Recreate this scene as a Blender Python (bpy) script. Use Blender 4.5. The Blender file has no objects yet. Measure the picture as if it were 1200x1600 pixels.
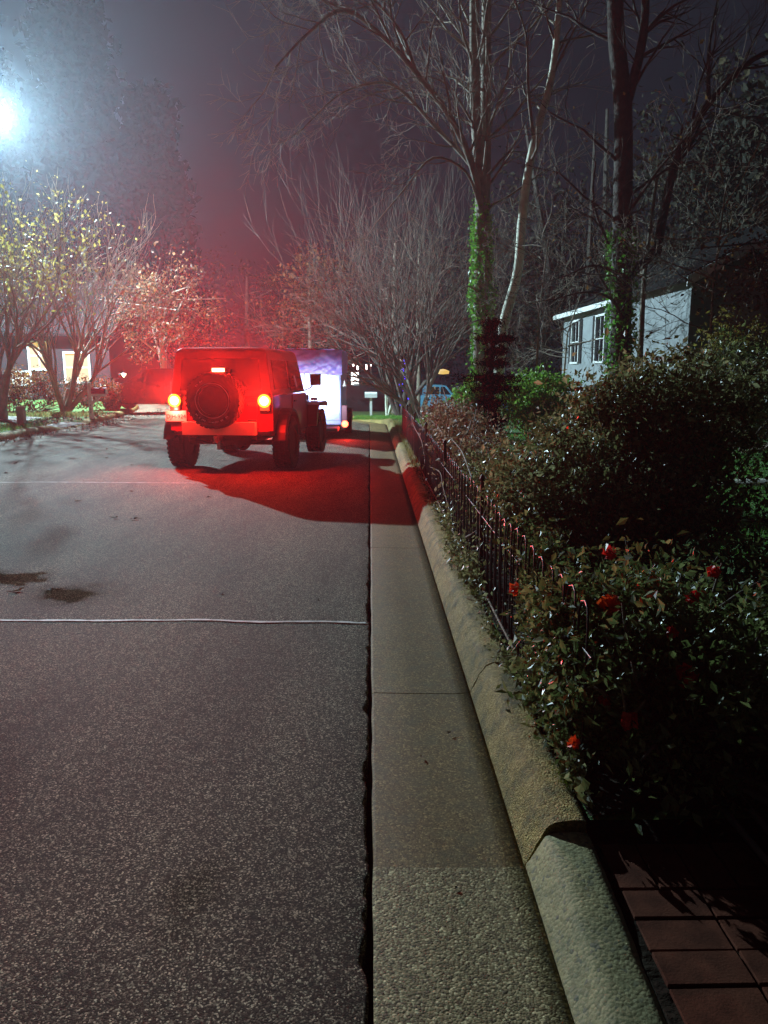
import bpy, math, random
import numpy as np
from mathutils import Vector, Matrix
R = math.radians
rng = np.random.default_rng(7)
random.seed(7)

# ------------------------------------------------------------------ camera, sky, exposure
sc = bpy.context.scene
C = sc.collection
cam_d = bpy.data.cameras.new('camera'); cam = bpy.data.objects.new('camera', cam_d); C.objects.link(cam)
cam.location = (0, 0, 1.5)
cam.rotation_euler = (R(90 - 10.46), 0, R(-1.05))
cam_d.sensor_fit = 'VERTICAL'; cam_d.sensor_height = 32.0; cam_d.lens = 32.0 * 1202 / 1600
cam_d.clip_start = 0.05; cam_d.clip_end = 600
sc.camera = cam

world = bpy.data.worlds.new('World'); sc.world = world; world.use_nodes = True
wn = world.node_tree.nodes; wl = world.node_tree.links
bg = wn['Background']
wtc = wn.new('ShaderNodeTexCoord'); wno = wn.new('ShaderNodeTexNoise'); wno.inputs['Scale'].default_value = 1.6
wno.inputs['Detail'].default_value = 5; wno.inputs['Roughness'].default_value = 0.55
wcr = wn.new('ShaderNodeValToRGB')
wcr.color_ramp.elements[0].position = 0.32; wcr.color_ramp.elements[0].color = (0.010, 0.013, 0.021, 1)
wcr.color_ramp.elements[1].position = 0.72; wcr.color_ramp.elements[1].color = (0.025, 0.028, 0.042, 1)
wl.new(wtc.outputs['Generated'], wno.inputs['Vector']); wl.new(wno.outputs['Fac'], wcr.inputs['Fac'])
wl.new(wcr.outputs['Color'], bg.inputs['Color'])
bg.inputs['Strength'].default_value = 0.36

sc.view_settings.view_transform = 'Standard'; sc.view_settings.look = 'None'
sc.view_settings.exposure = 0.36; sc.view_settings.gamma = 1.0
sc.render.engine = 'CYCLES'
sc.cycles.max_bounces = 5; sc.cycles.diffuse_bounces = 2; sc.cycles.glossy_bounces = 2
sc.cycles.transmission_bounces = 4; sc.cycles.transparent_max_bounces = 6; sc.cycles.volume_bounces = 0
sc.cycles.sample_clamp_indirect = 4
sc.cycles.use_denoising = True

HAZE = 0.0010
LAMP_W = 31000.0
TAIL_W = 12500.0
HEAD_W = 480.0

# ------------------------------------------------------------------ mesh helpers
def hz(x, y):
    """height of the land: level near the camera, falling away beyond the trailer on the right"""
    t = min(1, max(0, (x + 7.5) / 5.0)); t = t * t * (3 - 2 * t)
    d = max(0.0, y - 20.5)
    return -0.046 * d * t * min(1, d / 4)

class MB:
    def __init__(s): s.V = []; s.F = []; s.M = []; s.A = []; s.n = 0
    def add(s, V, F, m=0, a=None):
        V = np.asarray(V, dtype=np.float64).reshape(-1, 3); F = np.asarray(F, dtype=np.int64)
        if F.ndim == 1: F = F.reshape(1, -1)
        s.V.append(V); s.F.append(F + s.n); s.M.append(np.full(len(F), m))
        s.A.append(np.full(len(F), 0.5) if a is None else np.broadcast_to(a, (len(F),)).astype(float))
        s.n += len(V)
    def box(s, c, d, rz=0, m=0, rx=0, ry=0):
        x, y, z = d[0] / 2, d[1] / 2, d[2] / 2
        v = np.array([(-x,-y,-z),(x,-y,-z),(x,y,-z),(-x,y,-z),(-x,-y,z),(x,-y,z),(x,y,z),(-x,y,z)])
        M = np.array(Matrix.Rotation(rz, 3, 'Z') @ Matrix.Rotation(ry, 3, 'Y') @ Matrix.Rotation(rx, 3, 'X'))
        s.add(v @ M.T + np.array(c), [(0,3,2,1),(4,5,6,7),(0,1,5,4),(1,2,6,5),(2,3,7,6),(3,0,4,7)], m)
    def tube(s, pts, rad, n=6, m=0, cap=True):
        P = np.asarray(pts, float); k = len(P)
        rad = np.broadcast_to(rad, (k,)).astype(float)
        T = np.gradient(P, axis=0); T /= np.linalg.norm(T, axis=1)[:, None] + 1e-9
        u = np.cross(T[0], (0.13, 0.31, 0.94)); 
        if np.linalg.norm(u) < 0.15: u = np.cross(T[0], (1, 0.2, 0))
        a = np.arange(n) * 2 * math.pi / n; ca, sa = np.cos(a), np.sin(a)
        V = np.empty((k, n, 3))
        for i in range(k):
            u = u - T[i] * np.dot(u, T[i]); u /= np.linalg.norm(u) + 1e-9
            w = np.cross(T[i], u)
            V[i] = P[i] + rad[i] * (ca[:, None] * u + sa[:, None] * w)
        i0 = (np.arange(k - 1)[:, None] * n + np.arange(n)[None, :]); i1 = np.arange(k - 1)[:, None] * n + (np.arange(n)[None, :] + 1) % n
        F = np.stack([i0, i1, i1 + n, i0 + n], -1).reshape(-1, 4)
        s.add(V.reshape(-1, 3), F, m)
        if cap:
            s.add(V[0], [list(range(n))[::-1]], m); s.add(V[-1], [list(range(n))], m)
    def lathe(s, prof, c=(0,0,0), axis='Z', n=24, m=0):
        prof = np.asarray(prof, float); k = len(prof)
        a = np.arange(n) * 2 * math.pi / n
        V = np.empty((k, n, 3))
        for i, (r, h) in enumerate(prof):
            if axis == 'Z': V[i] = np.stack([r*np.cos(a), r*np.sin(a), np.full(n, h)], -1)
            elif axis == 'Y': V[i] = np.stack([r*np.cos(a), np.full(n, h), r*np.sin(a)], -1)
            else: V[i] = np.stack([np.full(n, h), r*np.cos(a), r*np.sin(a)], -1)
        V = V.reshape(-1, 3) + np.array(c)
        i0 = (np.arange(k - 1)[:, None] * n + np.arange(n)[None, :]); i1 = np.arange(k - 1)[:, None] * n + (np.arange(n)[None, :] + 1) % n
        s.add(V, np.stack([i0, i1, i1 + n, i0 + n], -1).reshape(-1, 4), m)
        if prof[0][0] > 1e-4: s.add(V[:n], [list(range(n))[::-1]], m)
        if prof[-1][0] > 1e-4: s.add(V[-n:], [list(range(n))], m)
    def prism(s, out, a0, a1, axis='X', m=0, taper=None):
        """outline in the two other axes, extruded from a0 to a1"""
        n = len(out); V = []
        for j, a in enumerate((a0, a1)):
            for (p, q) in out:
                V.append({'X': (a, p, q), 'Y': (p, a, q), 'Z': (p, q, a)}[axis])
        s.add(V, [(i, (i+1) % n, (i+1) % n + n, i + n) for i in range(n)], m)
        s.add(V[:n], [list(range(n))[::-1]], m); s.add(V[n:], [list(range(n))], m)
    def leaves(s, P, size, m=0, up=0.0, ratio=0.42, jit=0.35, droop=0.0):
        P = np.asarray(P, float); N = len(P)
        if not N: return
        d = rng.normal(size=(N, 3)); d[:, 2] -= droop; d /= np.linalg.norm(d, axis=1)[:, None]
        g = rng.normal(size=(N, 3)); g[:, 2] += up
        w = np.cross(d, g); w /= np.linalg.norm(w, axis=1)[:, None] + 1e-9
        nn = np.cross(w, d)
        L = size * (1 + jit * rng.normal(size=N)).clip(0.4, 1.8)[:, None]
        V = np.stack([P - d*L*.5, P + w*L*ratio*.5 + nn*L*.07 - d*L*.06, P + d*L*.5 - nn*L*.05, P - w*L*ratio*.5 + nn*L*.07 - d*L*.06], 1)
        b = np.arange(N)[:, None] * 4
        F = np.concatenate([b + [0, 1, 2], b + [0, 2, 3]], 1).reshape(-1, 3)
        s.add(V.reshape(-1, 3), F, m, np.repeat(rng.random(N), 2))
    def build(s, name, mats, parent=None, loc=None, smooth=False):
        me = bpy.data.meshes.new(name)
        V = np.concatenate(s.V); me.vertices.add(len(V)); me.vertices.foreach_set('co', V.ravel().astype(np.float32))
        tot = np.concatenate([np.full(len(f), f.shape[1]) for f in s.F]); idx = np.concatenate([f.ravel() for f in s.F])
        me.loops.add(len(idx)); me.loops.foreach_set('vertex_index', idx.astype(np.int32))
        st = np.concatenate([[0], np.cumsum(tot)[:-1]])
        me.polygons.add(len(tot)); me.polygons.foreach_set('loop_start', st.astype(np.int32))
        me.polygons.foreach_set('material_index', np.concatenate(s.M).astype(np.int32))
        me.polygons.foreach_set('use_smooth', np.full(len(tot), bool(smooth)))
        me.update(calc_edges=True)
        at = me.attributes.new('v', 'FLOAT', 'FACE'); at.data.foreach_set('value', np.concatenate(s.A).astype(np.float32))
        for mt in (mats if isinstance(mats, (list, tuple)) else [mats]): me.materials.append(mt)
        o = bpy.data.objects.new(name, me); C.objects.link(o)
        if parent: o.parent = parent
        if loc: o.location = loc
        return o

def bevel(o, w, seg=2):
    b = o.modifiers.new('bevel', 'BEVEL'); b.width = w; b.segments = seg; b.limit_method = 'ANGLE'; b.angle_limit = R(35)
    return o
def tag(o, label=None, cat=None, group=None, kind=None):
    if label: o['label'] = label
    if cat: o['category'] = cat
    if group: o['group'] = group
    if kind: o['kind'] = kind
    return o
def empty(name, loc, rz=0):
    o = bpy.data.objects.new(name, None); C.objects.link(o); o.location = loc; o.rotation_euler = (0, 0, rz); o.empty_display_size = .2
    return o
def copy_tree(o, parent=None):
    c = o.copy(); C.objects.link(c)
    if parent: c.parent = parent
    for ch in list(o.children): copy_tree(ch, c)
    return c
def text_mesh(body, size, mat, parent, loc, rot, name='lettering', extrude=0.001):
    cu = bpy.data.curves.new(name, 'FONT'); cu.body = body; cu.size = size; cu.extrude = extrude
    cu.align_x = 'CENTER'; cu.align_y = 'CENTER'
    t = bpy.data.objects.new('t', cu); C.objects.link(t)
    bpy.context.view_layer.update()
    me = bpy.data.meshes.new_from_object(t.evaluated_get(bpy.context.evaluated_depsgraph_get()))
    bpy.data.objects.remove(t); me.name = name; me.materials.clear(); me.materials.append(mat)
    o = bpy.data.objects.new(name, me); C.objects.link(o); o.parent = parent; o.location = loc; o.rotation_euler = rot
    return o

# ------------------------------------------------------------------ materials
def base_mat(name):
    m = bpy.data.materials.new(name); m.use_nodes = True
    return m, m.node_tree.nodes, m.node_tree.links, m.node_tree.nodes['Principled BSDF']
def ramp(nd, stops):
    r = nd.new('ShaderNodeValToRGB'); e = r.color_ramp.elements
    while len(e) < len(stops): e.new(0.5)
    for q, (p, c) in zip(e, stops): q.position = p; q.color = (*c, 1) if len(c) == 3 else c
    return r
def mat(name, col, rough=0.7, metal=0.0, var=0.25, scale=6.0, bump=0.0, bscale=40.0, spec=0.5, coat=0.0):
    m, nd, lk, b = base_mat(name)
    tc = nd.new('ShaderNodeTexCoord'); n = nd.new('ShaderNodeTexNoise'); n.inputs['Scale'].default_value = scale; n.inputs['Detail'].default_value = 5
    lk.new(tc.outputs['Object'], n.inputs['Vector'])
    c = np.array(col)
    r = ramp(nd, [(0.3, tuple(c * (1 - var))), (0.7, tuple(np.minimum(1, c * (1 + var))))])
    lk.new(n.outputs['Fac'], r.inputs['Fac']); lk.new(r.outputs['Color'], b.inputs['Base Color'])
    b.inputs['Roughness'].default_value = rough; b.inputs['Metallic'].default_value = metal
    b.inputs['Specular IOR Level'].default_value = spec; b.inputs['Coat Weight'].default_value = coat
    if bump:
        n2 = nd.new('ShaderNodeTexNoise'); n2.inputs['Scale'].default_value = bscale; n2.inputs['Detail'].default_value = 4
        lk.new(tc.outputs['Object'], n2.inputs['Vector'])
        bp = nd.new('ShaderNodeBump'); bp.inputs['Strength'].default_value = bump; bp.inputs['Distance'].default_value = 0.02
        lk.new(n2.outputs['Fac'], bp.inputs['Height']); lk.new(bp.outputs['Normal'], b.inputs['Normal'])
    return m
def leaf_mat(name, stops, rough=0.4, trans=0.35, spec=0.5):
    """leaf colours vary from leaf to leaf; thin leaves let some light through"""
    m, nd, lk, b = base_mat(name)
    at = nd.new('ShaderNodeAttribute'); at.attribute_name = 'v'
    r = ramp(nd, stops); lk.new(at.outputs['Fac'], r.inputs['Fac']); lk.new(r.outputs['Color'], b.inputs['Base Color'])
    b.inputs['Roughness'].default_value = rough; b.inputs['Specular IOR Level'].default_value = spec
    tr = nd.new('ShaderNodeBsdfTranslucent'); lk.new(r.outputs['Color'], tr.inputs['Color'])
    mx = nd.new('ShaderNodeMixShader'); mx.inputs['Fac'].default_value = trans
    lk.new(b.outputs[0], mx.inputs[1]); lk.new(tr.outputs[0], mx.inputs[2])
    lk.new(mx.outputs[0], nd['Material Output'].inputs['Surface'])
    return m
def emit_mat(name, col, s, base=(0.1, 0.1, 0.1)):
    m, nd, lk, b = base_mat(name)
    b.inputs['Base Color'].default_value = (*base, 1); b.inputs['Emission Color'].default_value = (*col, 1); b.inputs['Emission Strength'].default_value = s
    b.inputs['Roughness'].default_value = 0.3
    return m
def aggregate(name, dark, mid, light, scale=120.0, bump=0.6, patch=0.25, stains=(), cracks=False, moss=None, rough=0.75, dist=0.006, sheen=.3):
    """stony paving: pebbles of many tones set in a matrix, worn in patches"""
    m, nd, lk, b = base_mat(name)
    tc = nd.new('ShaderNodeTexCoord')
    vo = nd.new('ShaderNodeTexVoronoi'); vo.inputs['Scale'].default_value = scale; lk.new(tc.outputs['Object'], vo.inputs['Vector'])
    sp = nd.new('ShaderNodeSeparateColor'); lk.new(vo.outputs['Color'], sp.inputs[0])
    r = ramp(nd, [(0.0, dark), (0.6, mid), (0.88, tuple(0.7*a+.3*b_ for a, b_ in zip(mid, light))), (1.0, light)]); lk.new(sp.outputs[0], r.inputs['Fac'])
    n = nd.new('ShaderNodeTexNoise'); n.inputs['Scale'].default_value = 1.1; n.inputs['Detail'].default_value = 6; n.inputs['Roughness'].default_value = 0.6
    mpn = nd.new('ShaderNodeMapping'); mpn.inputs['Scale'].default_value = (1.6, .35, 1.6); lk.new(tc.outputs['Object'], mpn.inputs['Vector']); lk.new(mpn.outputs[0], n.inputs['Vector'])
    r2 = ramp(nd, [(0.36, (1 - patch,) * 3), (0.64, (1 + 0 * patch,) * 3)]); lk.new(n.outputs['Fac'], r2.inputs['Fac'])
    mx = nd.new('ShaderNodeMix'); mx.data_type = 'RGBA'; mx.blend_type = 'MULTIPLY'; mx.inputs[0].default_value = 1
    lk.new(r.outputs['Color'], mx.inputs[6]); lk.new(r2.outputs['Color'], mx.inputs[7]); out = mx.outputs[2]; spec = None
    def mult(fac_sock, col):
        nonlocal out
        k = nd.new('ShaderNodeMix'); k.data_type = 'RGBA'; k.inputs[7].default_value = (*col, 1)
        lk.new(fac_sock, k.inputs[0]); lk.new(out, k.inputs[6]); out = k.outputs[2]
    for (x, y, rx, ry, s_, col) in stains:
        mp = nd.new('ShaderNodeMapping'); mp.vector_type = 'POINT'
        mp.inputs['Scale'].default_value = (1/rx, 1/ry, 0); mp.inputs['Location'].default_value = (-x/rx, -y/ry, 0)
        nz = nd.new('ShaderNodeTexNoise'); nz.inputs['Scale'].default_value = 6; nz.inputs['Detail'].default_value = 4; lk.new(tc.outputs['Object'], nz.inputs['Vector'])
        lk.new(tc.outputs['Object'], mp.inputs['Vector'])
        ln = nd.new('ShaderNodeVectorMath'); ln.operation = 'LENGTH'; lk.new(mp.outputs[0], ln.inputs[0])
        ad = nd.new('ShaderNodeMath'); ad.operation = 'ADD'; lk.new(ln.outputs['Value'], ad.inputs[0]); lk.new(nz.outputs['Fac'], ad.inputs[1])
        mr = nd.new('ShaderNodeMapRange'); mr.inputs['From Min'].default_value = 0.35; mr.inputs['From Max'].default_value = 1.4; mr.interpolation_type = 'SMOOTHSTEP'
        mr.inputs['To Min'].default_value = s_; mr.inputs['To Max'].default_value = 0; lk.new(ad.outputs[0], mr.inputs['Value'])
        mult(mr.outputs[0], col)
        sp_ = nd.new('ShaderNodeMath'); sp_.operation = 'SUBTRACT'; sp_.use_clamp = True
        if spec is None: sp_.inputs[0].default_value = sheen
        else: lk.new(spec, sp_.inputs[0])
        lk.new(mr.outputs[0], sp_.inputs[1]); spec = sp_.outputs[0]
    hs = None
    if cracks:
        nw = nd.new('ShaderNodeTexNoise'); nw.inputs['Scale'].default_value = 2.2; nw.inputs['Detail'].default_value = 6; lk.new(tc.outputs['Object'], nw.inputs['Vector'])
        mm = nd.new('ShaderNodeVectorMath'); mm.operation = 'MULTIPLY_ADD'; mm.inputs[1].default_value = (.9, .9, 0)
        lk.new(nw.outputs['Color'], mm.inputs[0]); lk.new(tc.outputs['Object'], mm.inputs[2])
        v2 = nd.new('ShaderNodeTexVoronoi'); v2.feature = 'DISTANCE_TO_EDGE'; v2.inputs['Scale'].default_value = 1.3; lk.new(mm.outputs[0], v2.inputs['Vector'])
        m2 = nd.new('ShaderNodeMapRange'); m2.inputs['From Min'].default_value = 0.0; m2.inputs['From Max'].default_value = 0.006
        m2.inputs['To Min'].default_value = 1; m2.inputs['To Max'].default_value = 0; lk.new(v2.outputs['Distance'], m2.inputs['Value'])
        n3 = nd.new('ShaderNodeTexNoise'); n3.inputs['Scale'].default_value = 0.9; lk.new(tc.outputs['Object'], n3.inputs['Vector'])
        m3 = nd.new('ShaderNodeMapRange'); m3.inputs['From Min'].default_value = 0.53; m3.inputs['From Max'].default_value = 0.6; lk.new(n3.outputs['Fac'], m3.inputs['Value'])
        mu = nd.new('ShaderNodeMath'); mu.operation = 'MULTIPLY'; lk.new(m2.outputs[0], mu.inputs[0]); lk.new(m3.outputs[0], mu.inputs[1])
        mult(mu.outputs[0], (0.012, 0.011, 0.01))
    if moss:
        se = nd.new('ShaderNodeSeparateXYZ'); lk.new(tc.outputs['Object'], se.inputs[0])
        n4 = nd.new('ShaderNodeTexNoise'); n4.inputs['Scale'].default_value = 9; n4.inputs['Detail'].default_value = 7; n4.inputs['Roughness'].default_value = .7
        lk.new(tc.outputs['Object'], n4.inputs['Vector'])
        m5 = nd.new('ShaderNodeMapRange'); m5.inputs['From Min'].default_value = 0.46; m5.inputs['From Max'].default_value = 0.66; m5.inputs['To Max'].default_value = moss[1]
        lk.new(n4.outputs['Fac'], m5.inputs['Value']); mult(m5.outputs[0], moss[0])
    lk.new(out, b.inputs['Base Color']); b.inputs['Roughness'].default_value = rough; b.inputs['Specular IOR Level'].default_value = sheen
    if spec is not None: lk.new(spec, b.inputs['Specular IOR Level'])
    fine = nd.new('ShaderNodeTexNoise'); fine.inputs['Scale'].default_value = scale * 1.7; fine.inputs['Detail'].default_value = 3; lk.new(tc.outputs['Object'], fine.inputs['Vector'])
    sb = nd.new('ShaderNodeMath'); sb.operation = 'SUBTRACT'; lk.new(fine.outputs['Fac'], sb.inputs[0]); lk.new(vo.outputs['Distance'], sb.inputs[1])
    bp = nd.new('ShaderNodeBump'); bp.inputs['Strength'].default_value = bump; bp.inputs['Distance'].default_value = dist
    lk.new(sb.outputs[0], bp.inputs['Height']); lk.new(bp.outputs['Normal'], b.inputs['Normal'])
    return m

M = {}
M['asphalt'] = aggregate('asphalt', (.030, .024, .015), (.074, .060, .037), (.95, .82, .56), 230, 0.45, 0.45, cracks=True, rough=.85, sheen=.22,
    stains=[(-2.62, 5.35, .60, .30, .62, (.016, .010, .009)), (-2.02, 4.95, .60, .46, .30, (.02, .013, .012)), (-.52, 1.98, .16, .36, .2, (.03, .02, .017))])
M['concrete'] = aggregate('gutter_concrete', (.10, .062, .018), (.20, .130, .040), (.52, .37, .14), 170, 0.3, 0.35, moss=((.10, .095, .045), .5), dist=.004)
M['concrete_new'] = aggregate('coarse_concrete', (.075, .06, .022), (.27, .22, .095), (.7, .6, .32), 150, 0.4, 0.15, dist=.006)
M['kerb'] = aggregate('kerb_concrete', (.21, .145, .032), (.42, .30, .08), (.7, .53, .2), 150, 0.9, 0.45, moss=((.055, .062, .018), .9), dist=.006)
M['kerb_new'] = aggregate('kerb_concrete_pale', (.26, .22, .10), (.46, .39, .19), (.16, .15, .10), 90, 0.3, 0.3, moss=((.13, .14, .07), .5), dist=.005)
M['soil'] = mat('soil', (.022, .016, .010), .97, var=.4, scale=12, bump=.8, bscale=30, spec=.08)
M['drive'] = aggregate('drive_concrete', (.11, .10, .085), (.2, .185, .16), (.34, .32, .28), 60, 0.4, 0.3)
M['lawn'] = mat('lawn_turf', (.05, .13, .02), .9, var=.45, scale=5, bump=1, bscale=60)
M['line'] = mat('sealant', (.62, .60, .55), .7, var=.3, scale=30)
M['brick'] = mat('brick_paver', (.10, .032, .018), .95, var=.4, scale=14, bump=.12, bscale=160, spec=.1)
M['iron'] = mat('black_iron', (.016, .012, .011), .45, .6, var=.4, scale=20)
M['rust'] = mat('rusty_iron', (.17, .10, .06), .8, .1, var=.4, scale=30, bump=.4)
M['bark'] = mat('bark_dark', (.055, .045, .036), .9, var=.35, scale=7, bump=.8, bscale=22)
M['bark_pale'] = mat('bark_pale', (.62, .62, .50), .75, var=.3, scale=5, bump=.5, bscale=18)
M['bark_myrtle'] = mat('bark_grey', (.19, .16, .10), .8, var=.3, scale=5, bump=.5, bscale=18)  # plain bark tone of the left crepe myrtles
M['bark_mid'] = mat('bark_mid', (.20, .165, .12), .8, var=.35, scale=5, bump=.5, bscale=18)
M['twig'] = mat('twig_bark', (.16, .12, .09), .85, var=.3, scale=4)
M['leaf_dark'] = leaf_mat('leaf_camellia', [(0, (.04, .06, .016)), (.6, (.11, .14, .04)), (1, (.28, .3, .11))], .36, .42, .6)
M['leaf_bush'] = leaf_mat('leaf_mixed', [(0, (.06, .066, .02)), (.6, (.18, .18, .065)), (1, (.42, .4, .2))], .36, .42, .6)
M['leaf_green'] = leaf_mat('leaf_hedge', [(0, (.08, .2, .02)), (.6, (.16, .36, .04)), (1, (.3, .5, .1))], .4, .5)
M['leaf_ivy'] = leaf_mat('leaf_ivy', [(0, (.06, .17, .02)), (.6, (.12, .34, .04)), (1, (.2, .45, .08))], .4, .5)
M['leaf_yellow'] = leaf_mat('leaf_yellow', [(0, (.13, .11, .02)), (.6, (.27, .22, .04)), (1, (.42, .34, .09))], .5, .5)
M['leaf_rust'] = leaf_mat('leaf_rust', [(0, (.05, .022, .008)), (.6, (.12, .055, .018)), (1, (.25, .13, .04))], .6, .4)
M['leaf_red'] = leaf_mat('leaf_azalea', [(0, (.08, .045, .02)), (.6, (.2, .12, .06)), (1, (.5, .38, .24))], .45, .4)
M['needle'] = leaf_mat('needle_dark', [(0, (.0015, .0025, .0015)), (1, (.004, .006, .003))], 1, .0, .0)
M['woods'] = leaf_mat('leaf_woods', [(0, (.012, .012, .007)), (.7, (.026, .024, .013)), (1, (.06, .045, .02))], .8, .15, .3)
M['grass'] = leaf_mat('grass_blade', [(0, (.06, .2, .02)), (.7, (.12, .34, .04)), (1, (.25, .4, .08))], .5, .4)
M['grass_dry'] = leaf_mat('grass_dry', [(0, (.12, .15, .04)), (.6, (.28, .28, .09)), (1, (.4, .36, .18))], .6, .4)
M['litter'] = leaf_mat('dead_leaf', [(0, (.05, .03, .018)), (.6, (.16, .10, .055)), (1, (.4, .33, .22))], .7, .2)
M['petal'] = leaf_mat('petal_red', [(0, (.55, .015, .02)), (1, (.85, .05, .03))], .5, .35)
M['petal_orange'] = leaf_mat('petal_orange', [(0, (.8, .05, .01)), (1, (.95, .12, .02))], .5, .35)
M['moss'] = leaf_mat('moss', [(0, (.09, .12, .01)), (1, (.24, .28, .03))], .9, .2)
M['paint'] = mat('car_paint_red_glow', (.24, .006, .02), .28, .1, var=.1, scale=3, coat=.8)  # red carries the tail lamps' glow; the body's own colour is unknown
M['darkcar'] = mat('car_paint_black', (.03, .012, .016), .22, .1, var=.1, scale=3, coat=.9)
M['hardtop'] = mat('hardtop_black', (.022, .018, .028), .5, var=.2, scale=8, bump=.15, bscale=300)
M['rubber'] = mat('tyre_rubber', (.02, .019, .018), .8, var=.3, scale=15, bump=.3, bscale=60)
M['plastic'] = mat('black_plastic', (.02, .02, .02), .55, var=.2)
M['steel'] = mat('steel', (.35, .34, .33), .35, .9, var=.2, scale=10)
M['under'] = mat('chassis_dirt', (.035, .03, .027), .8, .2, var=.3)
M['bumper'] = mat('bumper_pale', (.82, .70, .52), .5, .0, var=.08, scale=6)
M['whitemark'] = mat('white_rubber', (.6, .6, .58), .6, var=.2)
M['glass'] = mat('dark_glass', (.012, .012, .014), .06, var=.1, spec=.8)
M['chrome'] = mat('bright_metal', (.6, .6, .6), .15, 1, var=.05)
M['plate'] = mat('licence_plate', (.75, .72, .62), .45, var=.06)
M['ink'] = mat('dark_ink', (.05, .03, .06), .6, var=.1)
M['white'] = mat('white_paint', (.72, .72, .70), .55, var=.1, scale=12)
M['mint'] = mat('mailbox_post_paint', (.72, .82, .70), .6, var=.12, scale=14)
M['grey'] = mat('grey_plastic', (.36, .38, .35), .65, var=.15, scale=10)
M['maroon'] = mat('mailbox_maroon', (.12, .03, .05), .4, .2, var=.15)
M['bluecar'] = mat('car_paint_blue', (.13, .38, .55), .3, .15, var=.08, coat=.5)
M['tarp'] = mat('tarp_violet', (.26, .20, .62), .38, var=.25, scale=5, bump=.9, bscale=7)
M['trailer'] = mat('trailer_skin', (.24, .28, .52), .35, .25, var=.12, scale=10, bump=.15, bscale=18)
M['roof'] = mat('roof_shingle', (.012, .011, .011), .95, var=.3, scale=20, bump=.5, bscale=30, spec=.1)
M['wallbrown'] = mat('wall_dark_boards', (.013, .008, .010), .8, var=.2, scale=4)
M['bluetarp'] = mat('tarp_blue', (.05, .12, .55), .45, var=.2, scale=6, bump=.6, bscale=8)
M['stone'] = mat('pale_stone', (.4, .39, .33), .85, var=.3, bump=.4)
def siding(name, col):
    m, nd, lk, b = base_mat(name)
    tc = nd.new('ShaderNodeTexCoord'); w = nd.new('ShaderNodeTexWave'); w.wave_type = 'BANDS'; w.bands_direction = 'Z'; w.wave_profile = 'SAW'
    w.inputs['Scale'].default_value = 1.6; w.inputs['Distortion'].default_value = 0
    lk.new(tc.outputs['Object'], w.inputs['Vector'])
    n = nd.new('ShaderNodeTexNoise'); n.inputs['Scale'].default_value = 3; n.inputs['Detail'].default_value = 6; lk.new(tc.outputs['Object'], n.inputs['Vector'])
    r = ramp(nd, [(.3, tuple(np.array(col)*.75)), (.7, col)]); lk.new(n.outputs['Fac'], r.inputs['Fac']); lk.new(r.outputs['Color'], b.inputs['Base Color'])
    bp = nd.new('ShaderNodeBump'); bp.inputs['Strength'].default_value = .8; bp.inputs['Distance'].default_value = .02
    lk.new(w.outputs['Fac'], bp.inputs['Height']); lk.new(bp.outputs['Normal'], b.inputs['Normal']); b.inputs['Roughness'].default_value = .6
    return m
M['siding'] = siding('white_siding', (.30, .32, .33))
M['e_tail'] = emit_mat('tail_bulb', (1, .50, .12), 26, (.5, .02, .02))
M['e_ring'] = emit_mat('tail_glare', (1, .30, .015), 3.4, (.5, .02, .02))  # glare round the tail bulbs, put in as an orange emission
M['e_lens'] = emit_mat('tail_lens', (1, .03, .01), 3.0, (.5, .01, .01))
M['e_brake'] = emit_mat('brake_bulb', (1, .45, .2), 7, (.5, .02, .02))
M['e_street'] = emit_mat('street_lens', (.75, .92, 1), 120)
M['e_window'] = emit_mat('window_lit_yellow', (1, .64, .15), .62)
M['e_warm'] = emit_mat('bulb_warm', (1, .82, .5), 12)
M['e_white'] = emit_mat('bulb_white', (1, .93, .85), 9)
M['e_blue'] = emit_mat('bulb_blue', (.06, .03, 1), 2.6)
M['e_amber'] = emit_mat('trailer_lamp', (1, .12, .05), 6)
M['e_head'] = emit_mat('headlamp_lens', (.9, .95, 1), 30)

# ------------------------------------------------------------------ smooth 1-D wobble
def wob(seed, freq=1.0):
    r_ = np.random.default_rng(seed); t = r_.uniform(-1, 1, 4096)
    def f(x):
        x = x * freq + 1000.0; i = math.floor(x); u = x - i; u = u * u * (3 - 2 * u)
        return t[i % 4096] * (1 - u) + t[(i + 1) % 4096] * u
    return f

# ------------------------------------------------------------------ road that runs straight, then bends left and downhill
RB, YB = 46.0, 21.0
def path(s_, off):
    if s_ <= YB: x, y = off, s_
    else:
        th = (s_ - YB) / RB; x = -RB + (RB + off) * math.cos(th); y = YB + (RB + off) * math.sin(th)
    return x, y
def sweep(mb, prof, ss, m=0, caps=True):
    """prof(s) -> list of (offset, height)"""
    V = []; k = None
    for s_ in ss:
        p = prof(s_); k = len(p)
        for off, z in p:
            x, y = path(s_, off); V.append((x, y, z + hz(x, y)))
    V = np.array(V); n = len(ss)
    i = (np.arange(n - 1)[:, None] * k + np.arange(k - 1)[None, :]).ravel()
    mb.add(V, np.stack([i, i + 1, i + 1 + k, i + k], -1), m)
    if caps:
        mb.add(V[:k], [list(range(k))], m); mb.add(V[-k:], [list(range(k))[::-1]], m)

# ground sheet, large, under everything
b = MB(); xs = np.concatenate([np.linspace(-88, -12, 20), np.linspace(-10, 10, 21), np.linspace(14, 88, 20)]); ys = np.concatenate([np.linspace(-28, 18, 12), np.linspace(20, 60, 30), np.linspace(64, 118, 12)])
V = np.array([(x, y, hz(x, y) - .10) for y in ys for x in xs]); nx = len(xs)
i = (np.arange(len(ys) - 1)[:, None] * nx + np.arange(nx - 1)[None, :]).ravel()
b.add(V, np.stack([i, i + 1, i + 1 + nx, i + nx], -1))
tag(b.build('ground', M['soil']), kind='structure')

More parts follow.
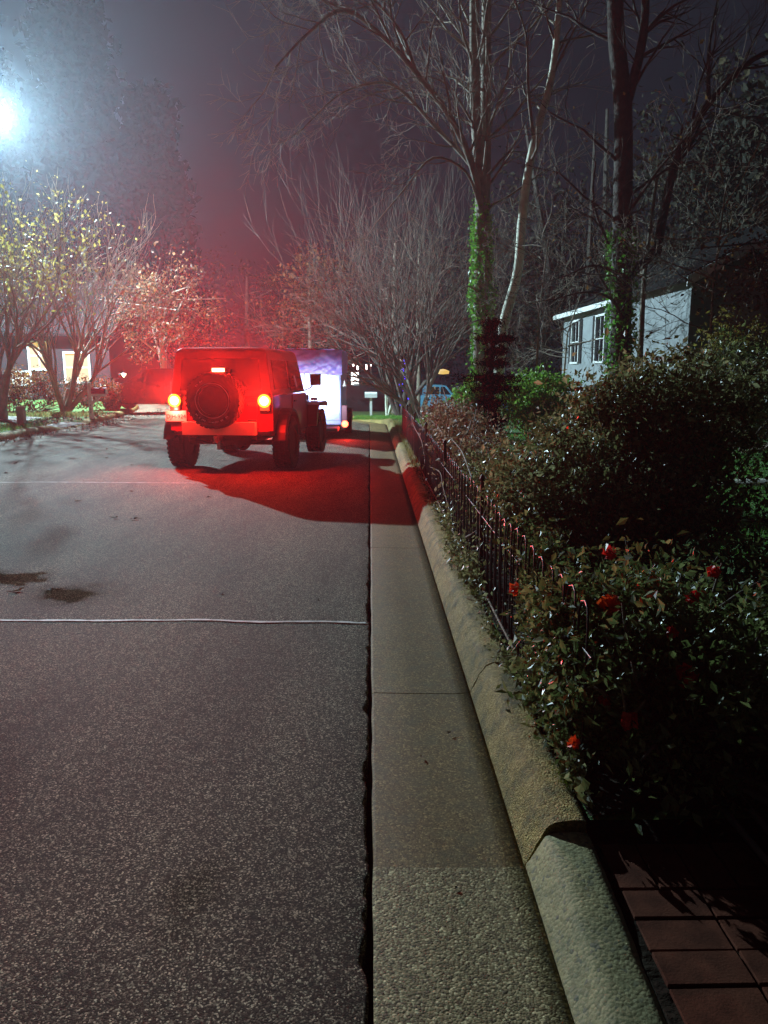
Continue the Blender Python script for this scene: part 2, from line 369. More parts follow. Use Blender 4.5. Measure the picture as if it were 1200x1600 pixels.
w1, w2 = wob(3, 9.0), wob(5, 31.0); w3 = wob(8, 2.0)
def seam(s_):                                                   # broken asphalt edge along the gutter
    if s_ > 16: return -.008
    nip = max(0, wob_n(s_)) * .018
    return -.011 + .005 * w1(s_) + .005 * w2(s_) + .003 * w1(s_ * 7.3) - .004 * w3(s_) - nip
_wn = wob(17, 4.0)
def wob_n(s_): v = _wn(s_); return (v - .45) * 1.6
near = list(np.arange(-3, 1.0, .25)) + list(np.arange(1.0, 8, .02)) + list(np.arange(8, 16, .08)) + list(np.arange(16, 75, .75))
b = MB()
def road_prof(s_):
    e = seam(s_); z = .004 * w3(s_ * .5)
    return [(-7.86, -.09), (-7.86, .0), (-6.5, .035 + z), (-4.0, .05 + z), (-2.0, .035 + z), (-.6, .012 + z * .5), (-.12, .002), (e - .012, 0), (e, -.004 - .003 * abs(w2(s_))), (e - .003, -.09)]
sweep(b, road_prof, near)
road = tag(b.build('road', M['asphalt'], smooth=True), kind='structure')
def road_z(off):
    xs_ = [-7.86, -6.5, -4, -2, -.6, -.12, 0]; zs_ = [0, .035, .05, .035, .012, .002, 0]
    return float(np.interp(off, xs_, zs_))

# pale sealed joints across the road
def joint(y0, y1, x0, x1, wdt, seed):
    mb = MB(); f = wob(seed, 3); g = wob(seed + 1, 14); V = []
    N = 160
    for k in range(N + 1):
        t = k / N; x = x0 + (x1 - x0) * t; y = y0 + (y1 - y0) * t + .018 * f(x) + .004 * g(x)
        h = wdt * (.5 + .22 * g(x * 1.7 + 3)); z = road_z(x) + .004 * w3(y * .5) + .0045
        V += [(x, y - h, z), (x, y + h, z)]
    mb.add(V, [(2*k, 2*k+2, 2*k+3, 2*k+1) for k in range(N)])
    return tag(mb.build('road_marking', M['line']), kind='structure')
joint(4.36, 4.44, -7.8, -.03, .024, 40)
joint(10.15, 10.05, -7.8, -2.3, .020, 44)
joint(16.5, 16.3, -7.8, -.4, .018, 48)

# gutter pan
b = MB()
JOINTS = [2.12, 3.42, 6.45, 9.5, 12.5, 15.5, 18.6, 21.6, 24.6, 27.6, 30.6]
gw = wob(23, 6.0)
ends = [-3.0] + JOINTS + [60.0]
for k in range(len(ends) - 1):
    a, c = ends[k] + (.004 if k else 0), ends[k + 1] - (.004 if k < 3 else .003)
    if k == 0: c = ends[1] - .0005
    st = .05 if c < 9 else .3
    ss = list(np.arange(a, c, st)) + [c]
    m = 1 if k == 0 else 0
    dz = .004 if k == 0 else 0
    sweep(b, lambda s_: [(.004 + .0025 * gw(s_), -.09), (.004 + .0025 * gw(s_) , dz - .004), (.016, dz), (.22, dz - .006), (.40, dz - .008), (.470, dz - .002), (.470, -.09)], ss, m)
tag(b.build('gutter', [M['concrete'], M['concrete_new']], smooth=True), kind='structure')

# kerb, cast in lengths with open joints; the nearest length is the lowered drive kerb
kw, kw2 = wob(31, 5.0), wob(33, 17.0)
def kn(s_, j): return .0035 * kw2(s_ * 1.3 + j * 37.7) + .0025 * kw2(s_ * 3.1 + j * 91.3)
def kerb_prof(s_):
    u = .007 * kw(s_) + .003 * kw2(s_)
    P = [(.472, -.09), (.472, 0), (.478, .014), (.488, .036), (.500, .062), (.512, .088), (.524, .111), (.537, .128), (.556, .140), (.580, .146), (.605, .148), (.63, .148), (.655, .144), (.672, -.09)]
    return [(a + (u * min(1, z_ / .1) + kn(s_, j) * .7 if 1 < j < 13 else 0), z_ + (kn(s_, j + 20) if 2 < j < 13 else 0)) for j, (a, z_) in enumerate(P)]
def drive_kerb(s_):
    t = min(1, max(0, (2.12 - s_) / 1.15)); t = t * t * (3 - 2 * t); h = .112 * (1 - t) + .03 * t; sh = .012 * t
    P = [(.474, -.09), (.474, .012), (.484, h * .22), (.504 + sh, h * .55), (.528 + sh, h * .90), (.540 + sh, h), (.57 + sh, h + .004), (.60 + sh, h + .005), (.63 + sh, h + .004), (.658, h + .001), (.664, -.09)]
    return [(a + (kn(s_, j) * .35 if 1 < j < 10 else 0), z_ + (kn(s_, j + 20) * .4 if 1 < j < 10 else 0)) for j, (a, z_) in enumerate(P)]
b = MB()
for k in range(len(ends) - 1):
    a, c = ends[k] + (.006 if k else 0), ends[k + 1] - .006
    ss = list(np.arange(a, c, .022 if c < 9 else .25)) + [c]
    sweep(b, drive_kerb if k == 0 else kerb_prof, ss, 1 if k == 0 else 0)
tag(b.build('kerb', [M['kerb'], M['kerb_new']], smooth=True), kind='structure')

# lawn and planting soil on the right
b = MB(); lw = wob(61, .7)
ss = list(np.arange(2.15, 21, .5)) + list(np.arange(21, 75, 1.0))
offs = [.674, 1.0, 1.6, 2.4, 3.5, 5, 7, 10, 14, 20, 30, 42]
sweep(b, lambda s_: [(o_, .135 + (.05 * min(1, max(0, o_ - 3) / 4)) + .012 * lw(s_ + o_ * 3) * min(1, o_ - .6)) for o_ in offs], ss, caps=False)
tag(b.build('lawn', M['lawn'], smooth=True), kind='structure')
b = MB()
sweep(b, lambda s_: [(.676, .142), (.9, .165 + .008 * lw(s_*5)), (1.4, .17 + .01 * lw(s_*4)), (2.0 + .25 * lw(s_), .17)], list(np.arange(2.16, 14.5, .12)), caps=False)
tag(b.build('planting_bed', M['soil'], smooth=True), kind='structure')
b = MB(); b.box((6.0, -.4, .04), (10.6, 5.1, .04)); tag(b.build('garden_soil', M['soil']), kind='structure')

# brick path beside the drive kerb
b = MB(); bw = random.Random(4)
for row in range(9):
    y1 = 2.10 - .005 - (.21 if row else 0) - (row - 1 if row else 0) * .113
    if row == 0:
        for j in range(4):
            x0 = .69 + j * .113; b.box((x0 + .054, 2.10 - .102, .062 + bw.uniform(-.002, .002)), (.106, .2, .05), bw.uniform(-.01, .01))
    else:
        for j in range(2):
            x0 = .69 + j * .217 + (.0 if row % 2 else -.0)
            b.box((x0 + .106, y1 - .053, .062 + bw.uniform(-.003, .003)), (.209, .105, .05), bw.uniform(-.008, .008))
bp_ = b.build('brick_path', M['brick']); bevel(bp_, .002, 1); b = MB(); b.box((.895, 1.2, .040), (.468, 1.82, .076)); tag(b.build('paver_sand', M['soil']), kind='structure'); tag(bp_, kind='structure')

# left side of the street
b = MB()
def lk_prof(s_):
    low = 0.0
    if 19.3 < s_ < 22.6: low = min(1, (s_ - 19.3) / .8, (22.6 - s_) / .8)
    h = .14 * (1 - low) + .02 * low
    return [(-7.862, -.09), (-7.862, h * .2), (-7.90, h * .8), (-7.95, h), (-8.08, h + .005), (-8.12, h)]
sweep(b, lk_prof, list(np.arange(-3, 45, .25)))
tag(b.build('kerb_left', M['kerb'], smooth=True), kind='structure')
b = MB()
def ll_prof(s_):
    low = 0.0
    if 19.3 < s_ < 22.6: low = min(1, (s_ - 19.3) / .8, (22.6 - s_) / .8)
    h = .14 * (1 - low) + .02 * low
    return [(-8.12, h), (-8.8, .15), (-9.8, .19), (-12, .24), (-16, .28), (-24, .3), (-38, .3)]
sweep(b, ll_prof, list(np.arange(-3, 50, .5)), caps=False)
tag(b.build('lawn_left', M['lawn'], smooth=True), kind='structure')
b = MB()
V = [(-7.95, 19.9, .03), (-8.05, 22.0, .03), (-13, 23.4, .25), (-18, 24.0, .29), (-18, 21.6, .29), (-13, 20.9, .25)]
b.add([(-7.93, 19.7, .035), (-9.5, 20.3, .20), (-9.6, 22.1, .20), (-7.96, 22.3, .035)], [(0, 3, 2, 1)])
b.add([(-9.5, 20.3, .20), (-20, 20.9, .32), (-20, 23.6, .32), (-9.6, 22.1, .20)], [(0, 3, 2, 1)])
tag(b.build('driveway', M['drive']), kind='structure')

# ------------------------------------------------------------------ plants
def branch(mb, p, d, L, r, depth, prm, tips, m=0):
    seg = prm.get('seg', 5) if depth > 1 else 3
    P = [np.array(p, float)]; d = np.array(d, float); d /= np.linalg.norm(d)
    for k in range(seg):
        d = d + rng.normal(size=3) * prm['wig'] + np.array((0, 0, prm['up'] * (1 if depth > 0 else .6)))
        d /= np.linalg.norm(d); P.append(P[-1] + d * L / seg)
    P = np.array(P); rr = np.linspace(r, r * prm.get('taper', .45), seg + 1)
    mb.tube(P, rr, 7 if r > .03 else (5 if r > .012 else 3), m, cap=False)
    if depth == 0:
        tips.append(P[-1]); tips.append(P[len(P) // 2]); return
    n = prm['n'][min(depth, len(prm['n'])) - 1]
    for k in range(n):
        t = rng.uniform(prm.get('from', .3), 1.0) if k else 1.0
        f = t * seg; i0 = min(seg - 1, int(f)); q = P[i0] + (P[i0 + 1] - P[i0]) * (f - i0)
        dd = P[i0 + 1] - P[i0]; dd /= np.linalg.norm(dd)
        s_ = rng.normal(size=3); s_ -= dd * np.dot(s_, dd); s_ /= np.linalg.norm(s_)
        a = prm['ang'] * rng.uniform(.6, 1.3) * (0.5 if k == 0 else 1)
        nd_ = dd * math.cos(a) + s_ * math.sin(a)
        branch(mb, q, nd_, L * prm['len'] * rng.uniform(.75, 1.15), max(prm.get('rmin', .003), np.interp(f, range(seg + 1), rr) * prm.get('rr', .62)), depth - 1, prm, tips, m)

def crown(c, rad, nclump, per, cr, flat=1.0, shell=.55):
    """points for leaves: uneven clumps spread through an ellipsoid"""
    c = np.array(c); rad = np.array(rad); out = []
    for k in range(nclump):
        v = rng.normal(size=3); v /= np.linalg.norm(v); v *= rng.uniform(shell, 1.0) if rng.random() < .8 else rng.uniform(0, shell)
        q = c + v * rad; s_ = cr * rng.uniform(.5, 1.35)
        out.append(q + rng.normal(size=(int(per * rng.uniform(.5, 1.4)), 3)) * s_ * .5 * np.array((1, 1, flat)))
    return np.concatenate(out)

def bare_tree(name, base, stems, prm, depth, label, cat, trunk_mat, group=None, leafmat=None, leafn=0, leafsize=.05, leafsel=None, H=None):
    root = empty(name, base); tag(root, label, cat, group)
    tr = MB(); cr = MB(); tips = []
    for (d, L, r) in stems:
        seg = 6; d = np.array(d, float); d /= np.linalg.norm(d); P = [np.zeros(3)]
        for k in range(seg):
            d = d + rng.normal(size=3) * .06 + np.array((0, 0, .05)); d /= np.linalg.norm(d); P.append(P[-1] + d * L / seg)
        P = np.array(P); rr = np.linspace(r, r * .55, seg + 1); rr[0] *= 1.25; tr.tube(P, rr, 9, cap=False)
        for k in range(prm['main']):
            t = rng.uniform(.45, 1) if k > 1 else 1.0; f = t * seg; i0 = min(seg - 1, int(f)); q = P[i0] + (P[i0+1] - P[i0]) * (f - i0)
            dd = P[i0+1] - P[i0]; dd /= np.linalg.norm(dd)
            s_ = rng.normal(size=3); s_ -= dd * np.dot(s_, dd); s_ /= np.linalg.norm(s_); a = prm['ang'] * rng.uniform(.5, 1.2)
            branch(cr, q, dd * math.cos(a) + s_ * math.sin(a), prm['L'] * rng.uniform(.8, 1.2), rr[i0] * .62, depth, prm, tips)
    tr.build('trunk', trunk_mat, root, smooth=True)
    co = cr.build('crown', [M[prm.get('twig', 'twig')]], root, smooth=True)
    if leafmat and leafn:
        T = np.array(tips)
        if leafsel: T = T[[leafsel(p + np.array(base)) for p in T]]
        if len(T):
            lm = MB(); idx = rng.integers(0, len(T), leafn); lm.leaves(T[idx] + rng.normal(size=(leafn, 3)) * prm.get('lsp', .09), leafsize, up=.6, ratio=.6)
            lm.build('foliage', leafmat, co)
    return root

# --- camellia bushes
def bush(name, base, label, cat, blobs, leafmat, size, stems, core=True, group=None, twigmat='twig', flowers=(), droop=.2, up=.5, stemtop=.8):
    root = empty(name, base); tag(root, label, cat, group)
    B = np.array(base); lm = MB()
    for (c, rad, nc, per, cr_) in blobs: lm.leaves(crown(np.array(c) - B, rad, nc, per, cr_), size, up=up, droop=droop, ratio=.5)
    st = MB()
    for (c, rad, nc, per, cr_) in blobs:
        for k in range(stems):
            v = rng.normal(size=3) * np.array(rad) * .5; e = np.array(c) - B + v
            s0 = np.array((rng.normal() * .05 + e[0] * .25, rng.normal() * .05 + e[1] * .25, 0)); mid = (s0 + e) / 2 + rng.normal(size=3) * .06
            st.tube([s0, (s0 * .6 + mid * .4), mid, (mid + e) / 2 + rng.normal(size=3) * .03, e], np.array([.016, .013, .010, .007, .003]) * (1 if size < .09 else 2.2), 5, cap=False)
    st.build('stem', M[twigmat], root, smooth=True)
    lm.build('foliage', leafmat, root)
    for (c, s_, mt) in flowers:
        f = MB(); n = 26
        q = rng.normal(size=(n, 3)); q /= np.linalg.norm(q, axis=1)[:, None]
        f.leaves(q * s_ * .38, s_ * .62, ratio=.85, jit=.2)
        fo = f.build('flower', mt, root, loc=tuple(np.array(c) - B))
    return root

pr, po = M['petal'], M['petal_orange']
bush('camellia_bush', (1.15, 2.75, .16), 'low glossy bush dotted with red blooms at the near end of the iron fence', 'bush',
     [((1.12, 2.95, .46), (.42, .62, .26), 60, 75, .13), ((1.50, 2.65, .30), (.40, .7, .24), 45, 60, .14), ((.98, 2.40, .46), (.26, .40, .30), 60, 70, .11), ((.73, 2.72, .40), (.10, .46, .28), 110, 80, .08), ((.80, 2.75, .46), (.16, .6, .3), 60, 80, .09), ((.80, 3.5, .62), (.10, .6, .16), 40, 60, .08), ((1.5, 2.3, .5), (.4, .3, .3), 40, 60, .13), ((1.5, 3.3, .42), (.5, .45, .22), 35, 60, .14), ((1.42, 1.75, .16), (.24, .45, .12), 40, 60, .10), ((.92, 2.75, .55), (.2, .5, .26), 60, 80, .1)],
     M['leaf_dark'], .034, 14,
     flowers=[((.95, 2.95, .79), .055, pr), ((.835, 2.55, .70), .070, po), ((.70, 2.92, .50), .050, pr), ((.76, 2.85, .66), .045, pr), ((.80, 2.20, .435), .05, pr),
              ((.985, 2.25, .56), .065, pr), ((.655, 2.30, .315), .04, po), ((.75, 2.30, .46), .035, pr), ((1.12, 2.55, .72), .05, pr), ((.97, 2.35, .67), .035, pr), ((1.3, 2.8, .75), .045, pr)])
f = MB(); q = rng.normal(size=(24, 3)); q /= np.linalg.norm(q, axis=1)[:, None]; f.leaves(q * .02, .034, ratio=.8)
tag(f.build('flower_head', po, loc=(.672, 3.42, .505)), 'single orange bloom poking out through the fence pickets', 'flower')
bush('large_camellia', (1.75, 5.3, .17), 'tall dense dark bush with glinting leaves rising behind the fence', 'bush',
     [((1.72, 5.2, .90), (.60, .75, .55), 150, 130, .17), ((2.0, 4.9, .60), (.5, .5, .35), 70, 80, .17), ((2.35, 5.6, 1.05), (.5, .6, .45), 60, 80, .2), ((1.25, 4.75, .72), (.36, .5, .38), 60, 80, .15), ((2.05, 5.1, 1.34), (.60, .55, .26), 70, 90, .16), ((1.82, 5.3, 1.15), (.4, .5, .3), 40, 70, .15), ((2.45, 5.3, .98), (.3, .4, .18), 14, 60, .14), ((1.05, 5.0, .68), (.26, .5, .36), 40, 70, .14)],
     M['leaf_bush'], .040, 16)
bush('azalea_bush', (1.35, 9.0, .16), 'twiggy brownish red shrub leaning over the far end of the fence', 'bush',
     [((1.10, 8.6, .62), (.42, 1.3, .32), 90, 60, .15), ((1.15, 10.6, .72), (.42, 1.2, .34), 70, 60, .16), ((.95, 7.2, .55), (.24, .9, .24), 50, 50, .14), ((1.15, 12.4, .78), (.4, 1.0, .34), 45, 60, .16)],
     M['leaf_red'], .048, 26, twigmat='bark_mid')
bush('shaded_shrub', (2.2, 3.9, .17), 'low shaded shrub between the red flowered bush and the lawn', 'bush',
     [((2.1, 3.7, .38), (.6, .6, .26), 60, 60, .16), ((2.6, 4.3, .5), (.5, .5, .26), 35, 60, .16), ((1.9, 2.6, .35), (.5, .7, .25), 40, 60, .15)], M['leaf_dark'], .05, 12)
bush('fence_shrub', (.98, 6.2, .16), 'loose pale leaved shrub pushed against the hooped fence tops', 'bush',
     [((.80, 4.6, .72), (.09, .8, .10), 36, 55, .08), ((.92, 6.1, .55), (.22, .9, .26), 60, 55, .12), ((1.1, 7.0, .6), (.3, .7, .25), 40, 55, .13), ((.90, 4.9, .50), (.18, .7, .22), 40, 50, .11)], M['leaf_bush'], .034, 16)
bush('clipped_hedge', (3.3, 15.2, .15), 'bright green rounded hedge to the right of the dark tiered evergreen', 'hedge',
     [((3.3, 15.2, .92), (.85, .8, .52), 150, 90, .2)], M['leaf_green'], .07, 10)
bush('clipped_hedge', (1.95, 15.4, .15), 'smaller bright green hedge seen left of the ivy covered trunk', 'hedge',
     [((1.95, 15.4, .88), (.42, .5, .45), 60, 80, .16)], M['leaf_green'], .07, 8)
bush('ochre_shrub', (6.2, 13.0, .2), 'ochre and yellow leaved shrub against the porch of the white house', 'bush',
     [((6.1, 13, 1.75), (.6, .6, .7), 60, 50, .25), ((7.2, 13.3, 1.6), (.9, .7, .8), 40, 50, .3)], M['leaf_yellow'], .07, 10)
bush('hosta_plant', (2.55, 5.9, .17), 'clump of broad yellow green leaves at the edge of the lawn', 'plant',
     [((2.55, 5.9, .42), (.14, .14, .10), 8, 7, .08)], M['leaf_yellow'], .17, 3, up=1.5)
bush('under_shrub', (-10.8, 23.6, .2), 'dark brown shrub mass at the feet of the left trees', 'bush',
     [((-10.9, 24.4, .85), (1.6, .7, .6), 90, 70, .26), ((-9.0, 25.2, .75), (1.1, .6, .5), 60, 70, .24), ((-12.3, 23.8, .8), (.9, .6, .6), 40, 60, .24)], M['leaf_rust'], .08, 10)

# --- tiered evergreen
root = empty('tiered_evergreen', (1.46, 9.3, .16)); tag(root, 'dark evergreen clipped in flat tiers rising above the fence', 'topiary')
t = MB(); t.tube([(0, 0, 0), (.02, 0, .6), (-.02, .02, 1.2), (0, 0, 1.95)], [.07, .055, .04, .015], 8); t.build('trunk', M['bark'], root, smooth=True)
lm = MB()
for (z, w_, h_, n) in [(2.02, .10, .10, 30), (1.86, .24, .035, 60), (1.72, .14, .04, 30), (1.58, .22, .045, 50), (1.40, .42, .05, 120), (1.28, .34, .05, 70), (1.1, .19, .10, 60), (.9, .18, .12, 60), (.7, .20, .12, 60), (.5, .22, .12, 60), (.32, .25, .1, 50)]:
    lm.leaves(crown((rng.normal()*.03, 0, z - .16 + .0), (w_, w_, h_), n, 26, .09, shell=.2, flat=.7), .045, ratio=.25)
lm.build('foliage', M['needle'], root)

# --- trees with traced limbs
def limb(mb, pts, r0, r1, n=8, sub=4):
    P = np.array(pts, float); k = len(P); T = np.linspace(0, k - 1, (k - 1) * sub + 1); out = []
    for t_ in T:
        i1 = min(k - 2, int(t_)); u = t_ - i1; p0 = P[max(i1 - 1, 0)]; p1 = P[i1]; p2 = P[i1 + 1]; p3 = P[min(i1 + 2, k - 1)]
        out.append(.5 * ((2*p1) + (-p0+p2)*u + (2*p0-5*p1+4*p2-p3)*u*u + (-p0+3*p1-3*p2+p3)*u**3))
    out = np.array(out); rr = np.linspace(r0, r1, len(out))
    mb.tube(out, rr, n, cap=True); return out, rr
def sprout(mb, out, rr, n, prm, depth, L, tips, lo=.3, bias=(0, 0, 0)):
    branch(mb, out[-2], out[-1] - out[-3], L * .8, max(.006, rr[-1]), depth, prm, tips)
    for k in range(n):
        i1 = int(rng.uniform(lo, 1) * (len(out) - 2)); dd = out[i1 + 1] - out[i1]; dd /= np.linalg.norm(dd)
        s_ = rng.normal(size=3) + np.array(bias); s_ -= dd * np.dot(s_, dd); s_ /= np.linalg.norm(s_); a = prm['ang'] * rng.uniform(.7, 1.4)
        branch(mb, out[i1], dd * math.cos(a) + s_ * math.sin(a), L * rng.uniform(.6, 1.2), max(.006, min(.035, rr[i1] * .45)), depth, prm, tips)
TW = dict(wig=.13, up=.02, n=[3, 4, 4], ang=.75, len=.62, rmin=.0045, twig='twig')
root = empty('ivy_tree', (2.5, 17.2, .15)); tag(root, 'tall bare tree with bright ivy wrapped round its lower trunk', 'tree'); B0 = np.array((2.5, 17.2, .15))
tr = MB(); crm = MB(); tips = []
def tl(pts, r0, r1, tgt, n=8):
    return limb(tgt, [np.array(p) - B0 for p in pts], r0, r1, n)
tl([(2.5, 17.2, .1), (2.45, 17.2, 1.5), (2.42, 17.2, 3.0), (2.40, 17.2, 4.3)], .19, .15, tr, 10)
L1 = tl([(2.40, 17.2, 4.2), (2.36, 17.2, 5.4), (2.22, 17.3, 7.0), (2.15, 17.3, 9.4), (2.1, 17.4, 12.0)], .15, .08, tr, 9)
L2 = tl([(2.40, 17.25, 4.3), (2.48, 17.5, 5.6), (2.5, 17.7, 7.2), (2.48, 17.8, 9.6), (2.5, 17.9, 12)], .15, .08, tr, 9)
L3 = tl([(2.40, 17.1, 4.6), (2.15, 16.9, 5.6), (1.65, 16.7, 6.5), (.95, 16.6, 7.3), (.3, 16.5, 7.9), (-.45, 16.3, 8.3), (-1.1, 16.2, 7.9), (-1.8, 16.1, 7.2)], .085, .02, crm, 7)
L4 = tl([(2.36, 17.1, 5.1), (2.1, 17.0, 5.7), (1.4, 17.3, 6.5), (.6, 17.4, 7.3), (0, 17.5, 7.4), (-.7, 17.4, 7.1), (-1.5, 17.2, 6.3)], .06, .012, crm, 6)
L5 = tl([(2.34, 17.0, 4.8), (2.0, 16.8, 5.5), (1.3, 16.7, 5.75), (.7, 16.6, 5.1), (.1, 16.5, 4.4)], .04, .008, crm, 6)
L6 = tl([(.95, 16.6, 7.3), (.6, 16.4, 8.0), (.0, 16.4, 8.6), (-.7, 16.5, 9.0), (-1.6, 16.4, 9.2)], .04, .01, crm, 6)
for LL, n_, d_, l_ in ((L3, 22, 3, 1.3), (L4, 18, 3, 1.1), (L5, 9, 2, .8), (L6, 14, 3, 1.1), (L1, 16, 2, 2.0), (L2, 14, 2, 1.8)):
    sprout(crm, LL[0], LL[1], n_, TW, d_, l_, tips, .15)
LL = tl([(2.36, 17.1, 3.1), (2.1, 16.9, 3.25), (1.7, 16.7, 3.0), (1.35, 16.6, 2.6), (1.05, 16.5, 2.7)], .02, .006, crm, 5); sprout(crm, *LL, 6, TW, 1, .5, tips)
LL = tl([(2.45, 17.1, 2.6), (2.1, 16.8, 2.45), (1.7, 16.7, 2.15), (1.2, 16.7, 2.0)], .02, .006, crm, 5); sprout(crm, *LL, 6, TW, 1, .5, tips)
tr.build('trunk', M['bark_mid'], root, smooth=True); crm.build('crown', M['bark_mid'], root, smooth=True)
iv = MB(); n = 5600; z = (1 - rng.uniform(0, 1, n) ** 1.0) ** 1.15 * 4.5 + np.abs(rng.normal(size=n)) * .25; a = rng.uniform(0, 2 * math.pi, n)
rad = .16 + .03 * np.sin(z * 2.3 + 1) + .06 * np.abs(rng.normal(size=n)) + .035 * np.sin(z * 5 + a * 2); P = np.stack([-.1 * z / 4.6 + rad * np.cos(a), rad * np.sin(a), z], -1)
iv.leaves(P, .065, up=.4, ratio=.75); iv.build('ivy', M['leaf_ivy'], root)

root = empty('pale_tree', (2.95, 16.4, .15)); tag(root, 'slim pale barked stem leaning right beside the ivy tree', 'tree'); B0 = np.array((2.95, 16.4, .15))
tr = MB(); crm = MB(); tips = []
LL = tl([(2.7, 16.4, .1), (2.72, 16.4, 1.4), (2.80, 16.4, 2.45), (3.05, 16.4, 3.5), (3.12, 16.4, 4.7), (3.28, 16.4, 5.9), (3.62, 16.5, 7.2), (3.72, 16.5, 8.5), (3.75, 16.6, 10.5)], .13, .05, tr, 9)
K1 = tl([(3.3, 16.4, 6.0), (3.15, 16.4, 6.9), (3.05, 16.3, 7.9), (2.7, 16.2, 8.6)], .045, .012, crm, 6)
K2 = tl([(3.62, 16.5, 7.2), (4.0, 16.4, 8.0), (4.3, 16.3, 8.6)], .03, .012, crm, 6)
for k_ in (LL, K1, K2): sprout(crm, k_[0], k_[1], 9, TW, 2, 1.3, tips, .55)
tr.build('trunk', M['bark_pale'], root, smooth=True); crm.build('crown', M['bark_mid'], root, smooth=True)

root = empty('dark_oak', (4.75, 14.6, .2)); tag(root, 'big dark trunked tree with ivy at its foot in front of the white house', 'tree'); B0 = np.array((4.75, 14.6, .2))
tr = MB(); crm = MB(); tips = []
LL = tl([(4.75, 14.6, .1), (4.68, 14.6, 2), (4.6, 14.6, 4), (4.50, 14.6, 6), (4.28, 14.6, 7.5), (4.2, 14.6, 9.5), (4.1, 14.6, 12)], .21, .11, tr, 10)
K1 = tl([(4.5, 14.6, 5.9), (4.75, 14.5, 7.2), (4.7, 14.4, 8.6), (4.9, 14.4, 10)], .1, .03, crm, 7)
K2 = tl([(5.35, 14.9, 3.6), (5.6, 14.9, 5.2), (6.1, 14.8, 6.2), (6.8, 14.7, 6.9), (7.6, 14.6, 7.2), (8.4, 14.5, 7.9)], .09, .02, crm, 7)
K3 = tl([(4.7, 14.6, 3.2), (5.0, 14.7, 3.4), (5.35, 14.9, 3.7)], .11, .085, crm, 7)
K4 = tl([(4.72, 14.5, 3.0), (4.4, 14.2, 3.2), (3.9, 14.0, 3.3), (3.4, 13.9, 3.1)], .04, .01, crm, 6)
K5 = tl([(4.72, 14.5, 2.3), (4.35, 14.2, 2.75), (3.8, 14.0, 2.85), (3.2, 13.9, 2.7)], .035, .01, crm, 6)
K6 = tl([(6.1, 14.8, 6.2), (6.0, 14.7, 7.2), (6.2, 14.7, 8.4)], .04, .015, crm, 6)
for k_, n_ in ((LL, 14), (K1, 10), (K2, 16), (K4, 6), (K5, 6), (K6, 8)): sprout(crm, k_[0], k_[1], n_, TW, 2, 1.2 if k_ is not LL else 2, tips, .2)
tr.build('trunk', M['bark'], root, smooth=True); crm.build('crown', M['bark'], root, smooth=True)
iv = MB(); n = 3000; z = rng.uniform(0, 1, n) ** 1.3 * 3.8; a = rng.uniform(0, 2 * math.pi, n); rad = .2 + .06 * np.abs(rng.normal(size=n))
iv.leaves(np.stack([-.04 * z + rad * np.cos(a), rad * np.sin(a), z], -1), .07, up=.4, ratio=.7); iv.build('ivy', M['leaf_ivy'], root)

MY = dict(wig=.10, up=.07, n=[3, 3, 4], ang=.55, len=.66, rmin=.006, main=6, L=2.0, twig='twig', lsp=.12)
MY['twig'] = 'bark_myrtle'
bare_tree('crepe_myrtle', (-9.45, 24.2, .15), [((-.35, 0, 1), 1.9, .10), ((.1, .2, 1), 2.0, .11), ((.5, -.1, 1), 2.0, .10), ((.9, .1, .8), 1.9, .09), ((-.1, -.4, 1), 1.7, .09)], MY, 3,
          'spreading many stemmed tree with a few yellow leaves behind the left mailbox', 'tree', M['bark_myrtle'], leafmat=M['leaf_yellow'], leafn=1000, leafsize=.095, leafsel=lambda p: p[0] < -9.0 + .8 * (p[2] - 4) and p[2] > 2.6)
bare_tree('crepe_myrtle', (-10.0, 21.2, .15), [((-.3, 0, 1), 2.1, .12), ((.05, .3, 1), 2.2, .13), ((.28, -.1, 1), 2.0, .10)], MY, 3,
          'leafy yellowing tree standing at the left edge beside the driveway', 'tree', M['bark_myrtle'], leafmat=M['leaf_yellow'], leafn=1000, leafsize=.095, leafsel=lambda p: p[2] > 2.8)
LOW = dict(wig=.12, up=.015, n=[3, 4, 4], ang=.6, len=.66, rmin=.006, main=9, L=2.3, twig='twig', lsp=.1)
bare_tree('bare_myrtle', (1.55, 23.5, -.05), [((-.9, 0, .8), 1.6, .09), ((-.2, .3, 1), 1.7, .10), ((.35, 0, 1), 1.7, .09), ((-.5, -.3, .9), 1.7, .08)], LOW, 3,
          'low spreading leafless tree reaching over the kerb beyond the fence', 'tree', M['bark_mid'])
FAN = dict(wig=.07, up=.09, n=[3, 3, 4], ang=.42, len=.70, rmin=.008, main=8, L=3.4, twig='bark', lsp=.1)
bare_tree('fan_tree', (1.3, 33.0, hz(1.3, 33)), [((-.55, 0, 1), 2.6, .13), ((-.15, 0, 1), 2.8, .14), ((.25, 0, 1), 2.8, .13), ((.6, 0, 1), 2.6, .12)], FAN, 3,
          'tall leafless tree with upright fanning branches against the sky', 'tree', M['bark'])
SM = dict(wig=.07, up=.06, n=[3, 3], ang=.45, len=.68, rmin=.008, main=5, L=1.5, twig='twig')
bare_tree('small_myrtle', (.78, 35.5, hz(.78, 35.5)), [((-.18, 0, 1), 1.4, .06), ((.05, 0, 1), 1.5, .07), ((.3, 0, 1), 1.4, .06), ((.55, .1, 1), 1.3, .05)], SM, 2,
          'small vase shaped bare tree just behind the white mailbox', 'tree', M['bark_pale'])
